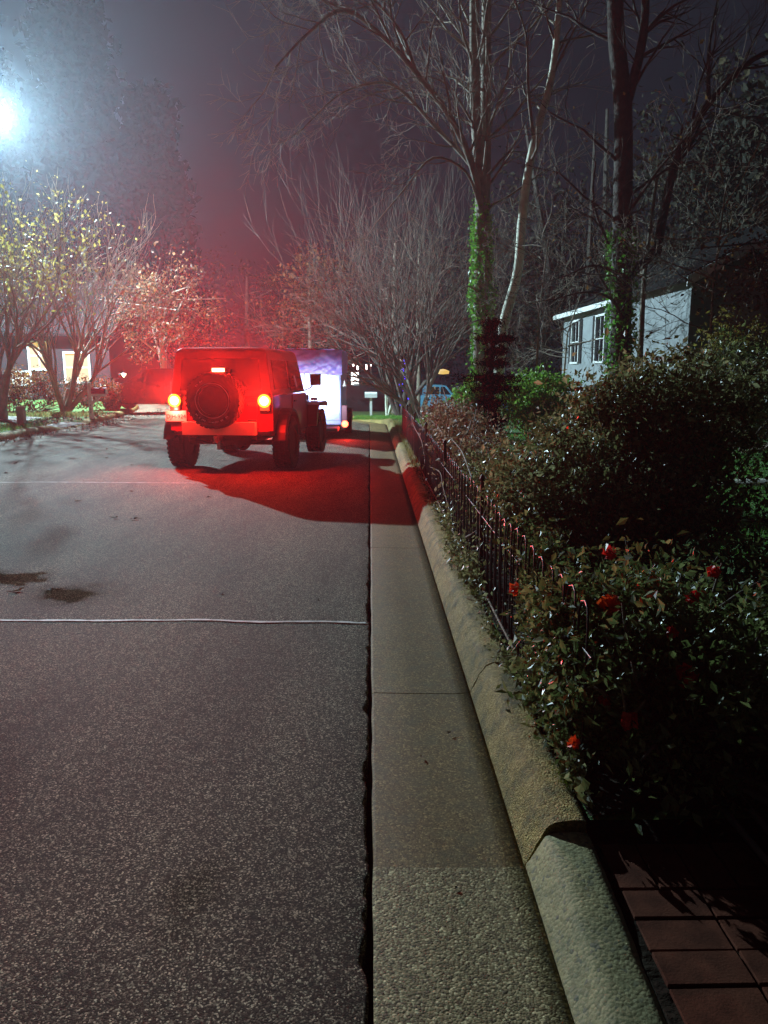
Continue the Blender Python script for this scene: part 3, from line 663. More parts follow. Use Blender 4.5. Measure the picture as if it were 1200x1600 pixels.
for i, (x, y, r_, lab) in enumerate([(1.35, 42, .20, 'stout grey trunk left of the blue lit tree'), (2.55, 41, .13, 'slimmer grey trunk right of the blue lit tree')]):
    root = empty('yard_tree', (x, y, hz(x, y))); tag(root, lab, 'tree')
    tr = MB(); tr.tube([(0, 0, 0), (.03, 0, 2), (-.05, 0, 5), (0, 0, 9)], [r_, r_ * .9, r_ * .7, r_ * .4], 8); tr.build('trunk', M['bark_mid'], root, smooth=True)
    cb = MB(); tips = []
    for k in range(9): branch(cb, (0, 0, 4 + k * .5), (rng.normal(), rng.normal(), .8), 2.4, .05, 2, TW, tips)
    cb.build('crown', M['twig'], root, smooth=True)
# thin trunks near the white house
for i, (x, y, h_, r_, lean, lab) in enumerate([(6.05, 13.9, 4.6, .035, .05, 'thin pale sapling in front of the porch gable'), (4.3, 17.8, 3.6, .03, .35, 'thin leaning stem left of the white house'), (3.35, 15.8, 4.0, .03, .1, 'slender stem between the pale tree and the white house'), (5.3, 15.4, 5.2, .07, .1, 'medium trunk standing before the white siding')]):
    root = empty('sapling', (x, y, .15)); tag(root, lab, 'tree')
    tr = MB(); tr.tube([(0, 0, 0), (lean*.4, 0, h_*.3), (lean * .6, .1, h_ * .6), (lean*1.8, 0, h_)], [r_, r_ * .85, r_ * .6, r_ * .3], 6); tr.build('trunk', M['bark_mid'], root, smooth=True)
    cb = MB(); tips = []
    for k in range(13): branch(cb, (lean * .6, 0, h_ * rng.uniform(.4, 1)), (rng.normal() - .3, rng.normal(), .4), 1.3, .014, 3, TW, tips)
    co = cb.build('crown', M['bark_mid'], root, smooth=True)
    if i in (0, 3):
        T = np.array(tips); l_ = MB(); ix = rng.integers(0, len(T), 260); l_.leaves(T[ix] + rng.normal(size=(260, 3)) * .12, .07, up=.5, ratio=.6); l_.build('foliage', M['leaf_rust'], co)

# conifers across the street and the woods
def conifer(base, H, Rm, label, lean=0):
    root = empty('conifer', base); tag(root, label, 'tree')
    t = MB(); t.tube([(0, 0, 0), (0, 0, H * .5), (lean, 0, H)], [.4, .28, .05], 8); t.build('trunk', M['bark'], root)
    lm = MB()
    for k in range(150):
        u = rng.uniform(.08, 1) ; z = H * (.18 + .82 * u); rr = Rm * (1 - u) ** .55 * rng.uniform(.45, 1.15) + .3; a = rng.uniform(0, 6.283)
        lm.leaves(crown((lean * u + rr * .6 * math.cos(a), rr * .6 * math.sin(a), z), (rr * .5, rr * .5, .5 + .2 * rr), 8, 40, .8, shell=.2, flat=.7), .6, ratio=.6)
    lm.build('foliage', M['needle'], root)
conifer((-17.3, 49, .2), 23.5, 4.3, 'tallest dark conifer across the street, its crown cut off by the top of the photo')
conifer((-13.4, 51, .2), 17.5, 2.6, 'shorter dark conifer to the right of the tallest one')
conifer((-22.5, 47, .2), 21, 4.5, 'dark conifer behind the street lamp')
def woods(name, clumps, label, per=110, size=.24, mt='woods', trunks=()):
    lm = MB()
    for (c, rad, n_) in clumps: lm.leaves(crown(c, rad, n_, per, 1.3, shell=.35), size, ratio=.55)
    for (x, y, h_, r_) in trunks: lm.tube([(x, y, -1.5), (x + rng.normal() * .2, y, h_ * .5), (x + rng.normal() * .5, y, h_)], [r_, r_ * .8, r_ * .3], 7, m=1)
    return tag(lm.build(name, [M[mt], M['bark']]), label, 'woods', kind='stuff')
woods('woods', [((-12.5, 55, 4.2), (6, 3, 5.2), 60), ((-6.5, 60, 4.3), (6, 3, 5.0), 60), ((-1, 64, 3.5), (4.5, 3, 5.2), 40), ((-20, 56, 5), (7, 3, 7), 60), ((3.5, 66, 3), (6, 3, 5.5), 50)], 'dark line of woods closing the far end of the street', trunks=[(-9, 57, 8, .25), (-2, 62, 8, .25), (-14, 55, 9, .25)])
woods('woods', [((9.5, 38, 6), (4.5, 2.5, 6.0), 75), ((16, 36, 6.5), (5, 3, 7.5), 90), ((24, 34, 6.5), (6, 4, 9), 90), ((13, 30, 9.2), (4, 2.0, 3.0), 40), ((12.5, 23, 8.0), (2.6, 1.8, 2.6), 45), ((16.5, 22, 8), (3, 2, 4.5), 60), ((5.8, 40, 4.5), (3.4, 2, 4), 40)], 'dark wooded backdrop rising behind the white house', mt='woods',
      trunks=[(8, 36, 12, .22), (11, 37, 13, .25), (14, 34, 12, .25), (12.5, 23, 9, .2), (9.4, 33.5, 11, .15)])
woods('woods', [((-30, 45, 6), (7, 5, 9), 50), ((-40, 30, 6), (6, 8, 9), 40), ((34, 30, 6), (7, 8, 9), 50), ((12, 70, 4), (8, 4, 8), 40), ((26, 60, 6), (10, 4, 10), 50), ((-30, 68, 5), (12, 4, 9), 50)], 'dark woods filling both edges of the view')

root = empty('leafy_tree', (7.2, 13.6, .2)); tag(root, 'rust and brown leaved tree screening the porch gable at the right edge', 'tree')
t = MB(); t.tube([(0, 0, 0), (-.05, 0, 1.2), (0, 0, 2.8)], [.09, .08, .04], 8)
for k in range(9): t.tube([(0, 0, 1.3 + .15 * k), (rng.normal() * .5, rng.normal() * .5, 2.3 + .15 * k), (rng.normal() * .9, rng.normal() * .7, 3.3)], [.035, .025, .006], 5)
t.build('trunk', M['bark'], root, smooth=True); lm = MB(); lm.leaves(crown((-.1, 0, 2.95), (1.5, .9, .95), 60, 42, .38, shell=.2), .085, ratio=.6); lm.build('crown', M['leaf_rust'], root)
bush('dark_evergreen', (5.9, 12.2, .2), 'dark green evergreen shrub rising between the camellia and the white house', 'bush',
     [((5.6, 12.2, 1.25), (.8, .6, .75), 80, 70, .24), ((7.0, 12.0, 1.35), (.9, .6, .8), 80, 70, .24)], M['leaf_dark'], .075, 8)
# dense leafy tree across the street, right of the left myrtle
root = empty('leafy_tree', (-8.6, 32.5, .2)); tag(root, 'rust leaved tree behind the dark saloon across the street', 'tree')
t = MB(); t.tube([(0, 0, 0), (.1, 0, 1.5), (0, 0, 3.4)], [.16, .13, .07], 8)
for k in range(9): t.tube([(0, 0, 1.5 + .2 * k), (rng.normal() * .8, rng.normal() * .8, 3 + .2 * k), (rng.normal() * 1.6, rng.normal() * 1.2, 4.2)], [.06, .04, .01], 5)
t.build('trunk', M['bark_mid'], root); lm = MB(); lm.leaves(crown((.2, 0, 3.7), (2.6, 2.0, 2.1), 110, 55, .6, shell=.3), .13, ratio=.6); lm.build('crown', M['leaf_rust'], root)
root = empty('leafy_tree', (-3.6, 47, hz(-3.6, 47))); tag(root, 'rust leaved tree over the roof of the trailer, in front of the far woods', 'tree')
t = MB(); t.tube([(0, 0, 0), (.1, 0, 3), (0, 0, 6)], [.2, .15, .07], 8); t.build('trunk', M['bark_mid'], root); lm = MB(); lm.leaves(crown((.2, 0, 6.6), (3.2, 2.0, 3.2), 90, 50, .8, shell=.3), .2, ratio=.6); lm.build('crown', M['leaf_rust'], root)

# grass, leaf litter, ivy on the kerb
def tufts(P, h, mt, name, label, cat, w=.16):
    N = len(P); g = MB(); P = np.asarray(P, float)
    d = rng.normal(size=(N, 3)) * .35; d[:, 2] = 1; d /= np.linalg.norm(d, axis=1)[:, None]
    a = rng.uniform(0, 6.28, N); s_ = np.stack([np.cos(a), np.sin(a), np.zeros(N)], -1); L = h * rng.uniform(.5, 1.3, N)[:, None]
    V = np.stack([P - s_ * L * w * .5, P + s_ * L * w * .5, P + d * L], 1); g.add(V.reshape(-1, 3), np.arange(N * 3).reshape(-1, 3), 0, rng.random(N))
    return tag(g.build(name, mt), label, cat, kind='stuff')
def scatter(n, x0, x1, y0, y1, z):
    x = rng.uniform(x0, x1, n); y = rng.uniform(y0, y1, n)
    return np.stack([x, y, np.array([z + hz(p, q) for p, q in zip(x, y)])], -1)
tufts(scatter(60000, 2.6, 9, 5, 16, .165), .055, M['grass'], 'grass', 'green lawn grass beyond the dark bush', 'grass')
tufts(np.concatenate([scatter(9000, -.6, 3.4, 23.5, 33, .13), scatter(4500, .72, 1.6, 13.5, 22, .13)]), .08, M['grass'], 'grass', 'grass round the white mailbox', 'grass')
tufts(scatter(4200, .62, .98, 10.5, 20.5, .14), .10, M['grass_dry'], 'grass', 'yellowish grass fringe along the far kerb', 'grass')
tufts(scatter(9000, -11.5, -8.1, 13.5, 19.6, .15), .07, M['grass'], 'grass', 'grass strip on the far side of the street', 'grass')
tufts(scatter(4500, -13, -8.1, 22.3, 24.0, .18), .10, M['grass_dry'], 'ground_cover', 'straw coloured ground cover round the left mailbox', 'ground cover', .3)
g = MB(); P = np.concatenate([scatter(900, -8.0, -7.0, 12, 24, .03), scatter(1500, -10.5, -7.9, 19, 24.5, .17), scatter(500, -8, -6.6, 24, 30, .03)]); P[:, 0] = np.where((P[:, 1] < 19) & (P[:, 0] > -7.86), -7.86 + np.abs(rng.normal(size=len(P))) * .25, P[:, 0])
g.leaves(P, .055, up=6, ratio=.6); tag(g.build('leaf_litter', M['litter']), 'dead leaves drifted along the far kerb and drive', 'leaf litter', kind='stuff')
g = MB(); n = 1500; y = rng.uniform(2.2, 12, n); P = np.stack([.655 + .03 * rng.normal(size=n) + .02 * np.sin(y * 3), y, .165 + .015 * np.abs(rng.normal(size=n))], -1)
g.leaves(P, .024, up=1.2, ratio=.6)
for (x, y, rx, ry, h_, n_) in [(.64, 4.75, .06, .38, .10, 700), (.62, 5.35, .07, .3, .08, 380), (.66, 3.3, .03, .25, .03, 160), (.66, 6.4, .06, .4, .12, 300), (.67, 2.35, .03, .15, .05, 140)]:
    P = np.stack([rng.normal(x, rx * .6, n_), rng.normal(y, ry * .6, n_), .16 + np.abs(rng.normal(size=n_)) * h_], -1); g.leaves(P, .03, up=.8, ratio=.65)
tag(g.build('ground_ivy', M['leaf_bush']), 'small leaved creeper spilling over the kerb at the fence foot', 'creeper', kind='stuff')
g = MB()
for (x, y, s_) in [(.648, 3.30, .035), (.655, 2.36, .035), (.640, 4.55, .04), (.652, 2.95, .02), (.645, 3.8, .022), (.60, 8.2, .05)]:
    P = np.stack([rng.normal(x, s_ * .45, 500), rng.normal(y, s_, 500), .157 + np.abs(rng.normal(size=500)) * s_ * .25], -1); g.leaves(P, .007, up=1, ratio=.6)
tag(g.build('moss', M['moss']), 'yellow green moss cushions on the kerb top', 'moss', kind='stuff')

# ------------------------------------------------------------------ iron fence
froot = empty('iron_fence', (.70, 2.3, .15)); tag(froot, 'low black iron fence with hooped tops running along the kerb', 'fence')
FX, LEN = 0.0, 14.6
k = 0; y = 0.0; pnl = 2.43
while y < LEN - .1:
    y1 = min(y + pnl, LEN); mb = MB(); yy = y + .06
    while yy + .12 < y1:
        wx = .006 * math.sin(yy * 3.1)
        top = .60 + .01 * math.sin(yy * 7)
        pts = [(wx, yy, .0), (wx, yy, .3), (wx, yy, top - .05), (wx + .002, yy + .018, top - .012), (wx + .004, yy + .055, top), (wx + .002, yy + .092, top - .012), (wx, yy + .11, top - .05), (wx, yy + .11, .3), (wx, yy + .11, 0)]
        mb.tube(pts, .0048, 5); yy += .165
    mb.tube([(0, y, .45), (.006, (y + y1) / 2, .445), (0, y1, .45)], .005, 5)
    mb.build('picket_panel', M['iron'], froot, smooth=True)
    rl = MB(); rl.tube([(-.012, y, .03), (-.006, y + .8, .022), (-.016, y + 1.6, .035), (-.01, y1, .028)], .0065, 6); rl.build('bottom_rail', M['rust'], froot, smooth=True)
    po_ = MB() if y > .1 else None
    if po_: po_.box((0, y + .004, .33), (.022, .022, .68)), po_.lathe([(.016, .67), (.02, .685), (.012, .705), (.001, .715)], (0, y + .004, 0), n=10), po_.build('post', M['iron'], froot)
    y = y1
# bare trailing vine stems over the fence
vroot = MB()
for (x0, y0, z0, x1, y1, z1, b_) in [(.72, 6.3, .16, .60, 7.6, .55, .1), (.74, 7.8, .2, .66, 9.8, .95, .15), (.9, 7.4, .5, 1.25, 9.0, 1.05, .2), (.75, 5.6, .72, .85, 8.1, .80, .05), (.7, 9.6, .3, .62, 11.5, .85, .12), (.85, 8.2, .9, 1.4, 9.3, .7, .15), (1.0, 7.6, 1.0, .72, 6.9, .5, .12)]:
    p0, p1 = np.array((x0, y0, z0)), np.array((x1, y1, z1)); mid = (p0 + p1) / 2 + np.array((rng.normal() * .05, 0, b_))
    limb(vroot, [p0, (p0 + mid) / 2 + rng.normal(size=3) * .03, mid, (p1 + mid) / 2 + rng.normal(size=3) * .03, p1], .007, .003, 5)
tag(vroot.build('bare_vines', M['bark_mid'], smooth=True), 'leafless pale vine stems arching over the iron fence', 'vine')

# edging stone on the lawn
b = MB(); b.lathe([(.30, 0), (.32, .03), (.27, .07), (.0001, .085)], n=14); so = b.build('edging_stone', M['stone'], loc=(4.6, 8.9, .16), smooth=True); so.scale = (1.6, .7, .8); tag(so, 'flat pale stone lying on the lawn at the right edge', 'stone')

# fallen leaves on the road
def dead_leaf(seed, s_):
    r_ = np.random.default_rng(seed); mb = MB(); n = 10; V = [(0, 0, .004)]
    for k in range(n):
        a = k / n * 2 * math.pi; rr = s_ * (1.0 if k % 2 == 0 else .42) * r_.uniform(.7, 1.1); V.append((rr * math.cos(a), rr * .75 * math.sin(a), .004 + s_ * r_.uniform(.0, .35)))
    mb.add(V, [(0, 1 + k, 1 + (k + 1) % n) for k in range(n)], 0, r_.random()); mb.tube([(0, 0, .004), (-s_ * .8, .1 * s_, .006), (-s_ * 1.5, 0, .012)], .0016, 4)
    return mb
protos = [dead_leaf(s_, .04).build('fallen_leaf', M['litter']) for s_ in (1, 2, 3)]
spots = [(-2.36, 5.02, 1, 1.2, 'pale star shaped leaf lying beside the oil stain'), (-2.16, 5.05, .7, 1.0, 'dark curled leaf lying on the oil stain'), (-1.0, 5.0, .5, .7, None), (-2.55, 7.6, 1.1, 1.2, 'brown leaf pair on the road midway to the car, left one'), (-2.35, 7.55, 1.1, 1.5, 'larger brown leaf lying on the road midway to the car'),
         (-3.6, 7.3, 1, 1.1, None), (-3.3, 8.6, 1, .9, None), (-3.65, 6.1, .9, 1, None), (-5.6, 12.2, 1, 1.2, None), (-4.4, 12.9, 1, 1, None), (-3.7, 11.9, .8, 1, None), (-6.2, 13.6, 1, 1.2, None), (-4.9, 14.4, 1, 1, None), (-6.6, 15.5, 1, 1, None), (-5.2, 11.0, .8, 1.1, None),
         (-3.2, 15.0, 1, 1, None), (-3.4, 13.3, 1, 1, None), (-.35, 4.9, .35, .5, 'small dark leaf between the road joint and the gutter seam'), (.20, 2.8, .25, .4, None), (.33, 3.0, .2, .45, None), (-5.9, 17.0, 1, 1.2, None), (-7.0, 14.0, 1, 1.2, None), (-2.9, 9.3, .8, 1, None), (-1.9, 8.9, .7, 1, None), (-6.9, 17.6, 1, 1.2, None), (-4.0, 16.8, 1, 1.1, None), (.25, 2.02, .3, .3, 'tiny dark leaf by the edge of the coarse gutter slab')]
for k, (x, y, s_, s2, lab) in enumerate(spots):
    o = protos[k] if k < 3 else protos[k % 3].copy()
    if k >= 3: C.objects.link(o)
    o.location = (x, y, (road_z(x) if x < 0 else 0) + .001); o.scale = (s2, s2, s2 * 1.1); o.rotation_euler = (0, 0, rng.uniform(0, 6.28))
    tag(o, lab or 'small dry brown leaf lying alone on the asphalt or gutter', 'leaf', 'dry leaves scattered on the street')

# ------------------------------------------------------------------ the off-road car
car = empty('parked_car', (-2.13, 11.15, road_z(-2.13) + .004), R(-7)); tag(car, 'boxy off road car, tail lamp glow put into its red body, with black hard top, spare wheel and glowing red tail lamps', 'car')
def part(mb, name, mt, parent=None, bw_=0, **k):
    o = mb.build(name, mt, parent or car, **k)
    if bw_: bevel(o, bw_)
    return o
# tub
b = MB()
arch = [(.60 + .47 * math.cos(a), .42 + .47 * math.sin(a)) for a in np.linspace(math.pi * .93, math.pi * .07, 12)]
side = [(0.0, .60), (.10, .58)] + [(p, q) for p, q in arch] + [(1.10, .50), (2.38, .50), (2.42, .80), (2.40, 1.02), (2.30, 1.08), (0.0, 1.10)]
for sx in (-1, 1):
    b.prism(side, sx * .755, sx * .70, 'X')
b.box((0, .03, .84), (1.40, .06, .50)); b.box((0, 1.2, .56), (1.40, 2.3, .06)); b.box((0, 2.34, .80), (1.40, .06, .50))
b.box((0, .6, .80), (1.40, .9, .04))
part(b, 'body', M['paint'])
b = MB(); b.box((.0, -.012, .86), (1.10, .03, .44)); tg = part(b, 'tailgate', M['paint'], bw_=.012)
for z_ in (.74, .98):
    b = MB(); b.box((.46, -.035, z_), (.14, .02, .05)); part(b, 'hinge', M['plastic'], tg, .004)
b = MB(); b.box((-.44, -.04, .93), (.10, .03, .04)); part(b, 'handle', M['plastic'], tg, .006)
# bonnet and grille
b = MB()
o1 = [(-.70, .72), (.70, .72), (.69, .98), (.60, 1.07), (-.60, 1.07), (-.69, .98)]; o2 = [(-.56, .72), (.56, .72), (.55, .93), (.46, 1.00), (-.46, 1.00), (-.55, .93)]
V = [(x, 2.38, z_) for x, z_ in o1] + [(x, 3.50, z_) for x, z_ in o2]; b.add(V, [(i_, (i_+1) % 6, (i_+1) % 6 + 6, i_ + 6) for i_ in range(6)]); b.add(V[:6], [list(range(6))[::-1]]); b.add(V[6:], [list(range(6))])
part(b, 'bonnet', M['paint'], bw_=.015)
b = MB(); b.box((0, 3.52, .78), (1.12, .05, .44))
for k in range(7): b.box((-.27 + k * .09, 3.55, .80), (.035, .012, .30), m=1)
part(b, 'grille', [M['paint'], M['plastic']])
# hardtop
b = MB()
def ring(z_, wx, y0, y1): return [(-wx, y0, z_), (wx, y0, z_), (wx, y1, z_), (-wx, y1, z_)]
lv = [ring(1.10, .745, .0, 2.30), ring(1.66, .675, .045, 2.02), ring(1.735, .655, .06, 1.98), ring(1.765, .60, .10, 1.92), ring(1.785, .40, .30, 1.7)]
V = [p for l_ in lv for p in l_]; F = []
for l_ in range(4):
    for k in range(4): F.append((l_*4+k, l_*4+(k+1) % 4, (l_+1)*4+(k+1) % 4, (l_+1)*4+k))
b.add(V, F); b.add(V[-4:], [(0, 1, 2, 3)])
ht = part(b, 'hardtop', M['hardtop'], bw_=.025)
def quad_pane(name, P, th, parent, mt, off):
    P = np.array(P, float); n_ = np.cross(P[1] - P[0], P[3] - P[0]); n_ /= np.linalg.norm(n_); mb = MB()
    V = np.concatenate([P + n_ * off, P + n_ * (off + th)]); mb.add(V, [(0, 3, 2, 1), (4, 5, 6, 7), (0, 1, 5, 4), (1, 2, 6, 5), (2, 3, 7, 6), (3, 0, 4, 7)]); return mb.build(name, mt, parent)
quad_pane('rear_window', [(-.60, .012, 1.17), (.60, .012, 1.17), (.56, .046, 1.62), (-.56, .046, 1.62)], .008, ht, M['glass'], .004)
for sx in (-1, 1):
    q_ = [(sx * .735, .18, 1.18), (sx * .735, 1.10, 1.18), (sx * .683, 1.10, 1.60), (sx * .683, .22, 1.60)]; quad_pane('side_window', q_ if sx > 0 else q_[::-1], .008, ht, M['glass'], .004)
    q_ = [(sx * .735, 1.22, 1.14), (sx * .735, 2.20, 1.14), (sx * .683, 1.96, 1.60), (sx * .683, 1.22, 1.60)]; quad_pane('door_window', q_ if sx > 0 else q_[::-1], .008, ht, M['glass'], .004)
quad_pane('windscreen', [(.66, 2.29, 1.14), (-.66, 2.29, 1.14), (-.62, 2.04, 1.62), (.62, 2.04, 1.62)], .008, ht, M['glass'], .004)
for sx in (-1, 1):
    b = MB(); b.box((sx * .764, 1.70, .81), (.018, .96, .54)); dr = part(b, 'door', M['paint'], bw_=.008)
    b = MB(); b.box((sx * .782, 1.36, .98), (.02, .12, .03)); part(b, 'handle', M['plastic'], dr, .004)
    # mirror on an arm
    b = MB(); b.tube([(sx * .76, 2.22, 1.12), (sx * .85, 2.24, 1.16), (sx * .90, 2.24, 1.22)], .014, 6); b.box((sx * .945, 2.24, 1.30), (.17, .09, .19)); mr_ = part(b, 'mirror', M['plastic'], bw_=.018)
    b = MB(); b.box((sx * .945, 2.192, 1.30), (.14, .006, .155)); part(b, 'mirror_glass', M['chrome'], mr_)
    # flares
    b = MB(); n_ = 14; A = np.linspace(math.pi * .96, math.pi * .04, n_)
    V = []
    for a in A:
        c_, s_ = math.cos(a), math.sin(a)
        for (r_, x_) in ((.47, .745), (.50, .745), (.50, .90), (.485, .925), (.455, .925), (.455, .90)): V.append((sx * x_, .60 + r_ * 1.02 * c_, .40 + r_ * s_))
    V = np.array(V); F = [(i_*6+j, i_*6+(j+1) % 6, (i_+1)*6+(j+1) % 6, (i_+1)*6+j) for i_ in range(n_-1) for j in range(6)]; b.add(V, F); b.add(V[:6], [list(range(6))]); b.add(V[-6:], [list(range(6))])
    part(b, 'rear_fender', M['plastic'], smooth=False)
    b = MB(); prof = [(2.42, .52), (2.50, .70), (2.62, .86), (2.78, .905), (3.40, .90), (3.52, .84), (3.52, .80), (3.38, .865), (2.80, .87), (2.66, .83), (2.55, .68), (2.46, .50)]
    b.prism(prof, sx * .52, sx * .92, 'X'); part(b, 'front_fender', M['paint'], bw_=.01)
    b = MB(); b.lathe([(.0001, .0), (.088, .0), (.088, .03), (.06, .045), (.0001, .05)], (sx * .43, 3.545, .86), 'Y', 20); part(b, 'headlight', M['e_head'])
    b = MB(); b.box((sx * .68, 3.45, .93), (.12, .06, .05)); part(b, 'marker_lamp', M['chrome'], bw_=.01)
# wheels
def wheel(name, c, R_=.385, w_=.255, parent=None, side_=1, spare=False):
    root_ = MB(); h = w_ / 2
    ax = 'Y' if spare else 'X'
    prof = [(.205, -h * .75), (.215, -h * .9), (.26, -h), (.33, -h * 1.02), (R_ - .035, -h * .98), (R_ - .012, -h * .9), (R_ - .012, h * .9), (R_ - .035, h * .98), (.33, h * 1.02), (.26, h), (.215, h * .9), (.205, h * .75)]
    root_.lathe(prof, c, ax, 40)
    for k in range(34):
        a = k / 34 * 2 * math.pi
        for j, (o_, wd) in enumerate(((-.82, .30), (-.30, .36), (.30, .36), (.82, .30))):
            aa = a + (.09 if j % 2 else 0); rr = R_ - .004
            if ax == 'X': root_.box((c[0] + o_ * h, c[1] + rr * math.cos(aa), c[2] + rr * math.sin(aa)), (wd * h, .042, .016), rx=aa - math.pi / 2)
            else: root_.box((c[0] + rr * math.cos(aa), c[1] + o_ * h, c[2] + rr * math.sin(aa)), (.042, wd * h, .009), ry=-(aa - math.pi / 2))
    w0 = root_.build(name, M['rubber'], parent or car)
    rm = MB(); rm.lathe([(.204, -h * .72), (.20, -h * .3), (.19, h * .45 * side_), (.06, h * .62 * side_), (.0001, h * .66 * side_)] if side_ > 0 else [(.204, h * .72), (.20, h * .3), (.19, -h * .45), (.06, -h * .62), (.0001, -h * .66)], c, ax, 28)
    rm.build('rim', M['steel'], w0, smooth=True)
    return w0
zc = .385
for (x_, y_, sd) in ((-.80, .60, -1), (.80, .60, 1), (-.80, 2.97, -1), (.80, 2.97, 1)): wheel('wheel', (x_, y_, zc), side_=sd)
SPC = (-.02, -.20, 1.04)
sw = wheel('spare_wheel', SPC, .395, .25, spare=True, side_=-1)
b = MB(); b.box((-.02, -.06, 1.0), (.16, .10, .16)); part(b, 'spare_bracket', M['under'])
# pale rings and worn lettering on the spare's sidewall
b = MB(); h = .25 / 2
for (r0, r1, a0, a1) in ((.236, .247, -.4, 6.0), (.196, .200, 2.2, 4.6)):
    n_ = 60; aa = np.linspace(a0, min(a1, a0 + 6.28), n_); V = []
    wf = wob(91, 4)
    for a in aa:
        wd = max(.0015, (r1 - r0) * (.75 + .45 * wf(a)))
        for r_ in (r0, r0 + wd): V.append((SPC[0] + r_ * math.cos(a), SPC[1] - h * 1.03 - .001, SPC[2] + r_ * math.sin(a)))
    b.add(V, [(2*k, 2*k+1, 2*k+3, 2*k+2) for k in range(n_ - 1)])
rl_ = random.Random(11)
for (a0, a1, n_) in ((3.82, 5.55, 24), (2.05, 2.5, 5)):
    for k in range(n_):
        if rl_.random() < .22: continue
        a = a0 + (a1 - a0) * k / n_; r_ = .30
        b.box((SPC[0] + r_ * math.cos(a), SPC[1] - h * 1.02 - .002, SPC[2] + r_ * math.sin(a)), (rl_.uniform(.008, .02), .003, rl_.uniform(.010, .022)), ry=-(a + math.pi / 2))
part(b, 'sidewall_lettering', M['whitemark'], sw)
# lamps
for sx in (-1, 1):
    b = MB(); b.box((sx * .655, -.035, 1.0), (.15, .07, .23)); hs_ = part(b, 'tail_lamp', M['plastic'], bw_=.01)
    b = MB(); b.box((sx * .655, -.077, 1.0), (.13, .02, .21)); part(b, 'lens', M['e_lens'], hs_, .006)
    b = MB(); b.lathe([(.0001, -.018), (.035, -.014), (.066, .0), (.066, .006)], (sx * .655, -.09, 1.03), 'Y', 20); part(b, 'bulb', M['e_tail'], hs_, smooth=True)
    b = MB(); b.lathe([(.067, -.002), (.070, -.010), (.092, -.004), (.095, .004)], (sx * .655, -.09, 1.03), 'Y', 24); part(b, 'glare_ring', M['e_ring'], hs_, smooth=True)  # added glowing ring, shaped as the glare rim round the bulb
b = MB(); b.box((.02, -.05, 1.30), (.05, .06, .32)); part(b, 'lamp_bracket', M['plastic'], bw_=.01)
b = MB(); b.box((.02, -.10, 1.46), (.21, .05, .075)); bl_ = part(b, 'brake_lamp', M['plastic'], bw_=.012)
b = MB(); b.box((.02, -.128, 1.46), (.18, .012, .05)); part(b, 'lens', M['e_brake'], bl_, .005)
# number plate
b = MB(); b.box((-.655, -.045, .81), (.305, .006, .155)); pl = part(b, 'number_plate', M['plate'], bw_=.002); tag(pl, 'lit number plate reading DJH-924')
text_mesh('DJH-924', .082, M['ink'], pl, (-.655, -.0495, .80), (R(90), 0, 0))
b = MB(); b.box((-.655, -.03, .905), (.08, .04, .02)); part(b, 'plate_lamp', M['e_warm'])
# bumper with its top edge dished under the spare
b = MB(); xs_ = np.linspace(-.53, .53, 40); V = []
for x_ in xs_:
    top = .73
    if abs(x_ + .02) < .34: top = min(.73, SPC[2] + .01 - math.sqrt(max(0, .41 ** 2 - (x_ + .02) ** 2)))
    for (yy, zz) in ((-.17, .55), (-.17, top), (-.05, top), (-.05, .55)): V.append((x_, yy, zz))
n_ = len(xs_); b.add(V, [(k*4+j, k*4+(j+1) % 4, (k+1)*4+(j+1) % 4, (k+1)*4+j) for k in range(n_-1) for j in range(4)]); b.add(V[:4], [(0, 1, 2, 3)]); b.add(V[-4:], [(3, 2, 1, 0)])
part(b, 'rear_bumper', M['bumper'])
b = MB(); b.box((0, .3, .50), (1.0, .6, .07)); b.tube([(-.66, .6, zc), (.66, .6, zc)], .04, 10); b.lathe([(.0001, -.13), (.08, -.11), (.13, 0), (.08, .11), (.0001, .13)], (.12, .6, zc), 'Y', 14)
b.tube([(-.66, 2.97, zc), (.66, 2.97, zc)], .035, 8); b.box((-.4, 1.6, .46), (.08, 3.4, .1)); b.box((.4, 1.6, .46), (.08, 3.4, .1)); part(b, 'chassis', M['under'])
b = MB(); b.tube([(.42, .02, .47), (.44, .5, .45), (.44, 1.0, .45)], .03, 8); b.lathe([(.0001, .02), (.09, .04), (.10, .3), (.0001, .34)], (.22, .1, .45), 'Y', 14); part(b, 'exhaust', M['under'])
b = MB(); b.box((-.02, -.12, .50), (.07, .20, .07)); b.box((-.02, -.24, .455), (.05, .09, .02)); b.tube([(-.02, -.26, .46), (-.02, -.26, .50)], .012, 8); b.lathe([(.0001, -.025), (.022, -.012), (.025, 0), (.022, .012), (.0001, .025)], (-.02, -.26, .52), 'Z', 12)
b.box((-.02, -.10, .40), (.05, .03, .13)); part(b, 'tow_hitch', M['steel'])
b = MB(); b.box((0, 3.66, .58), (1.5, .14, .12)); part(b, 'front_bumper', M['plastic'], bw_=.015)
for sx in (-1, 1):
    b = MB(); b.box((sx * .74, 1.65, .48), (.06, 1.0, .06)); part(b, 'sill', M['plastic'])
bpy.context.view_layer.update()
def spot(name, p, target, w_, col, size, blend, parent, rad=.03):
    l_ = bpy.data.lights.new(name, 'SPOT'); l_.energy = w_; l_.color = col; l_.spot_size = R(size); l_.spot_blend = blend; l_.shadow_soft_size = rad
    o = bpy.data.objects.new(name, l_); C.objects.link(o); o.parent = parent; o.location = p
    d = Vector(target) - Vector(p); o.rotation_euler = d.to_track_quat('-Z', 'Y').to_euler(); return o
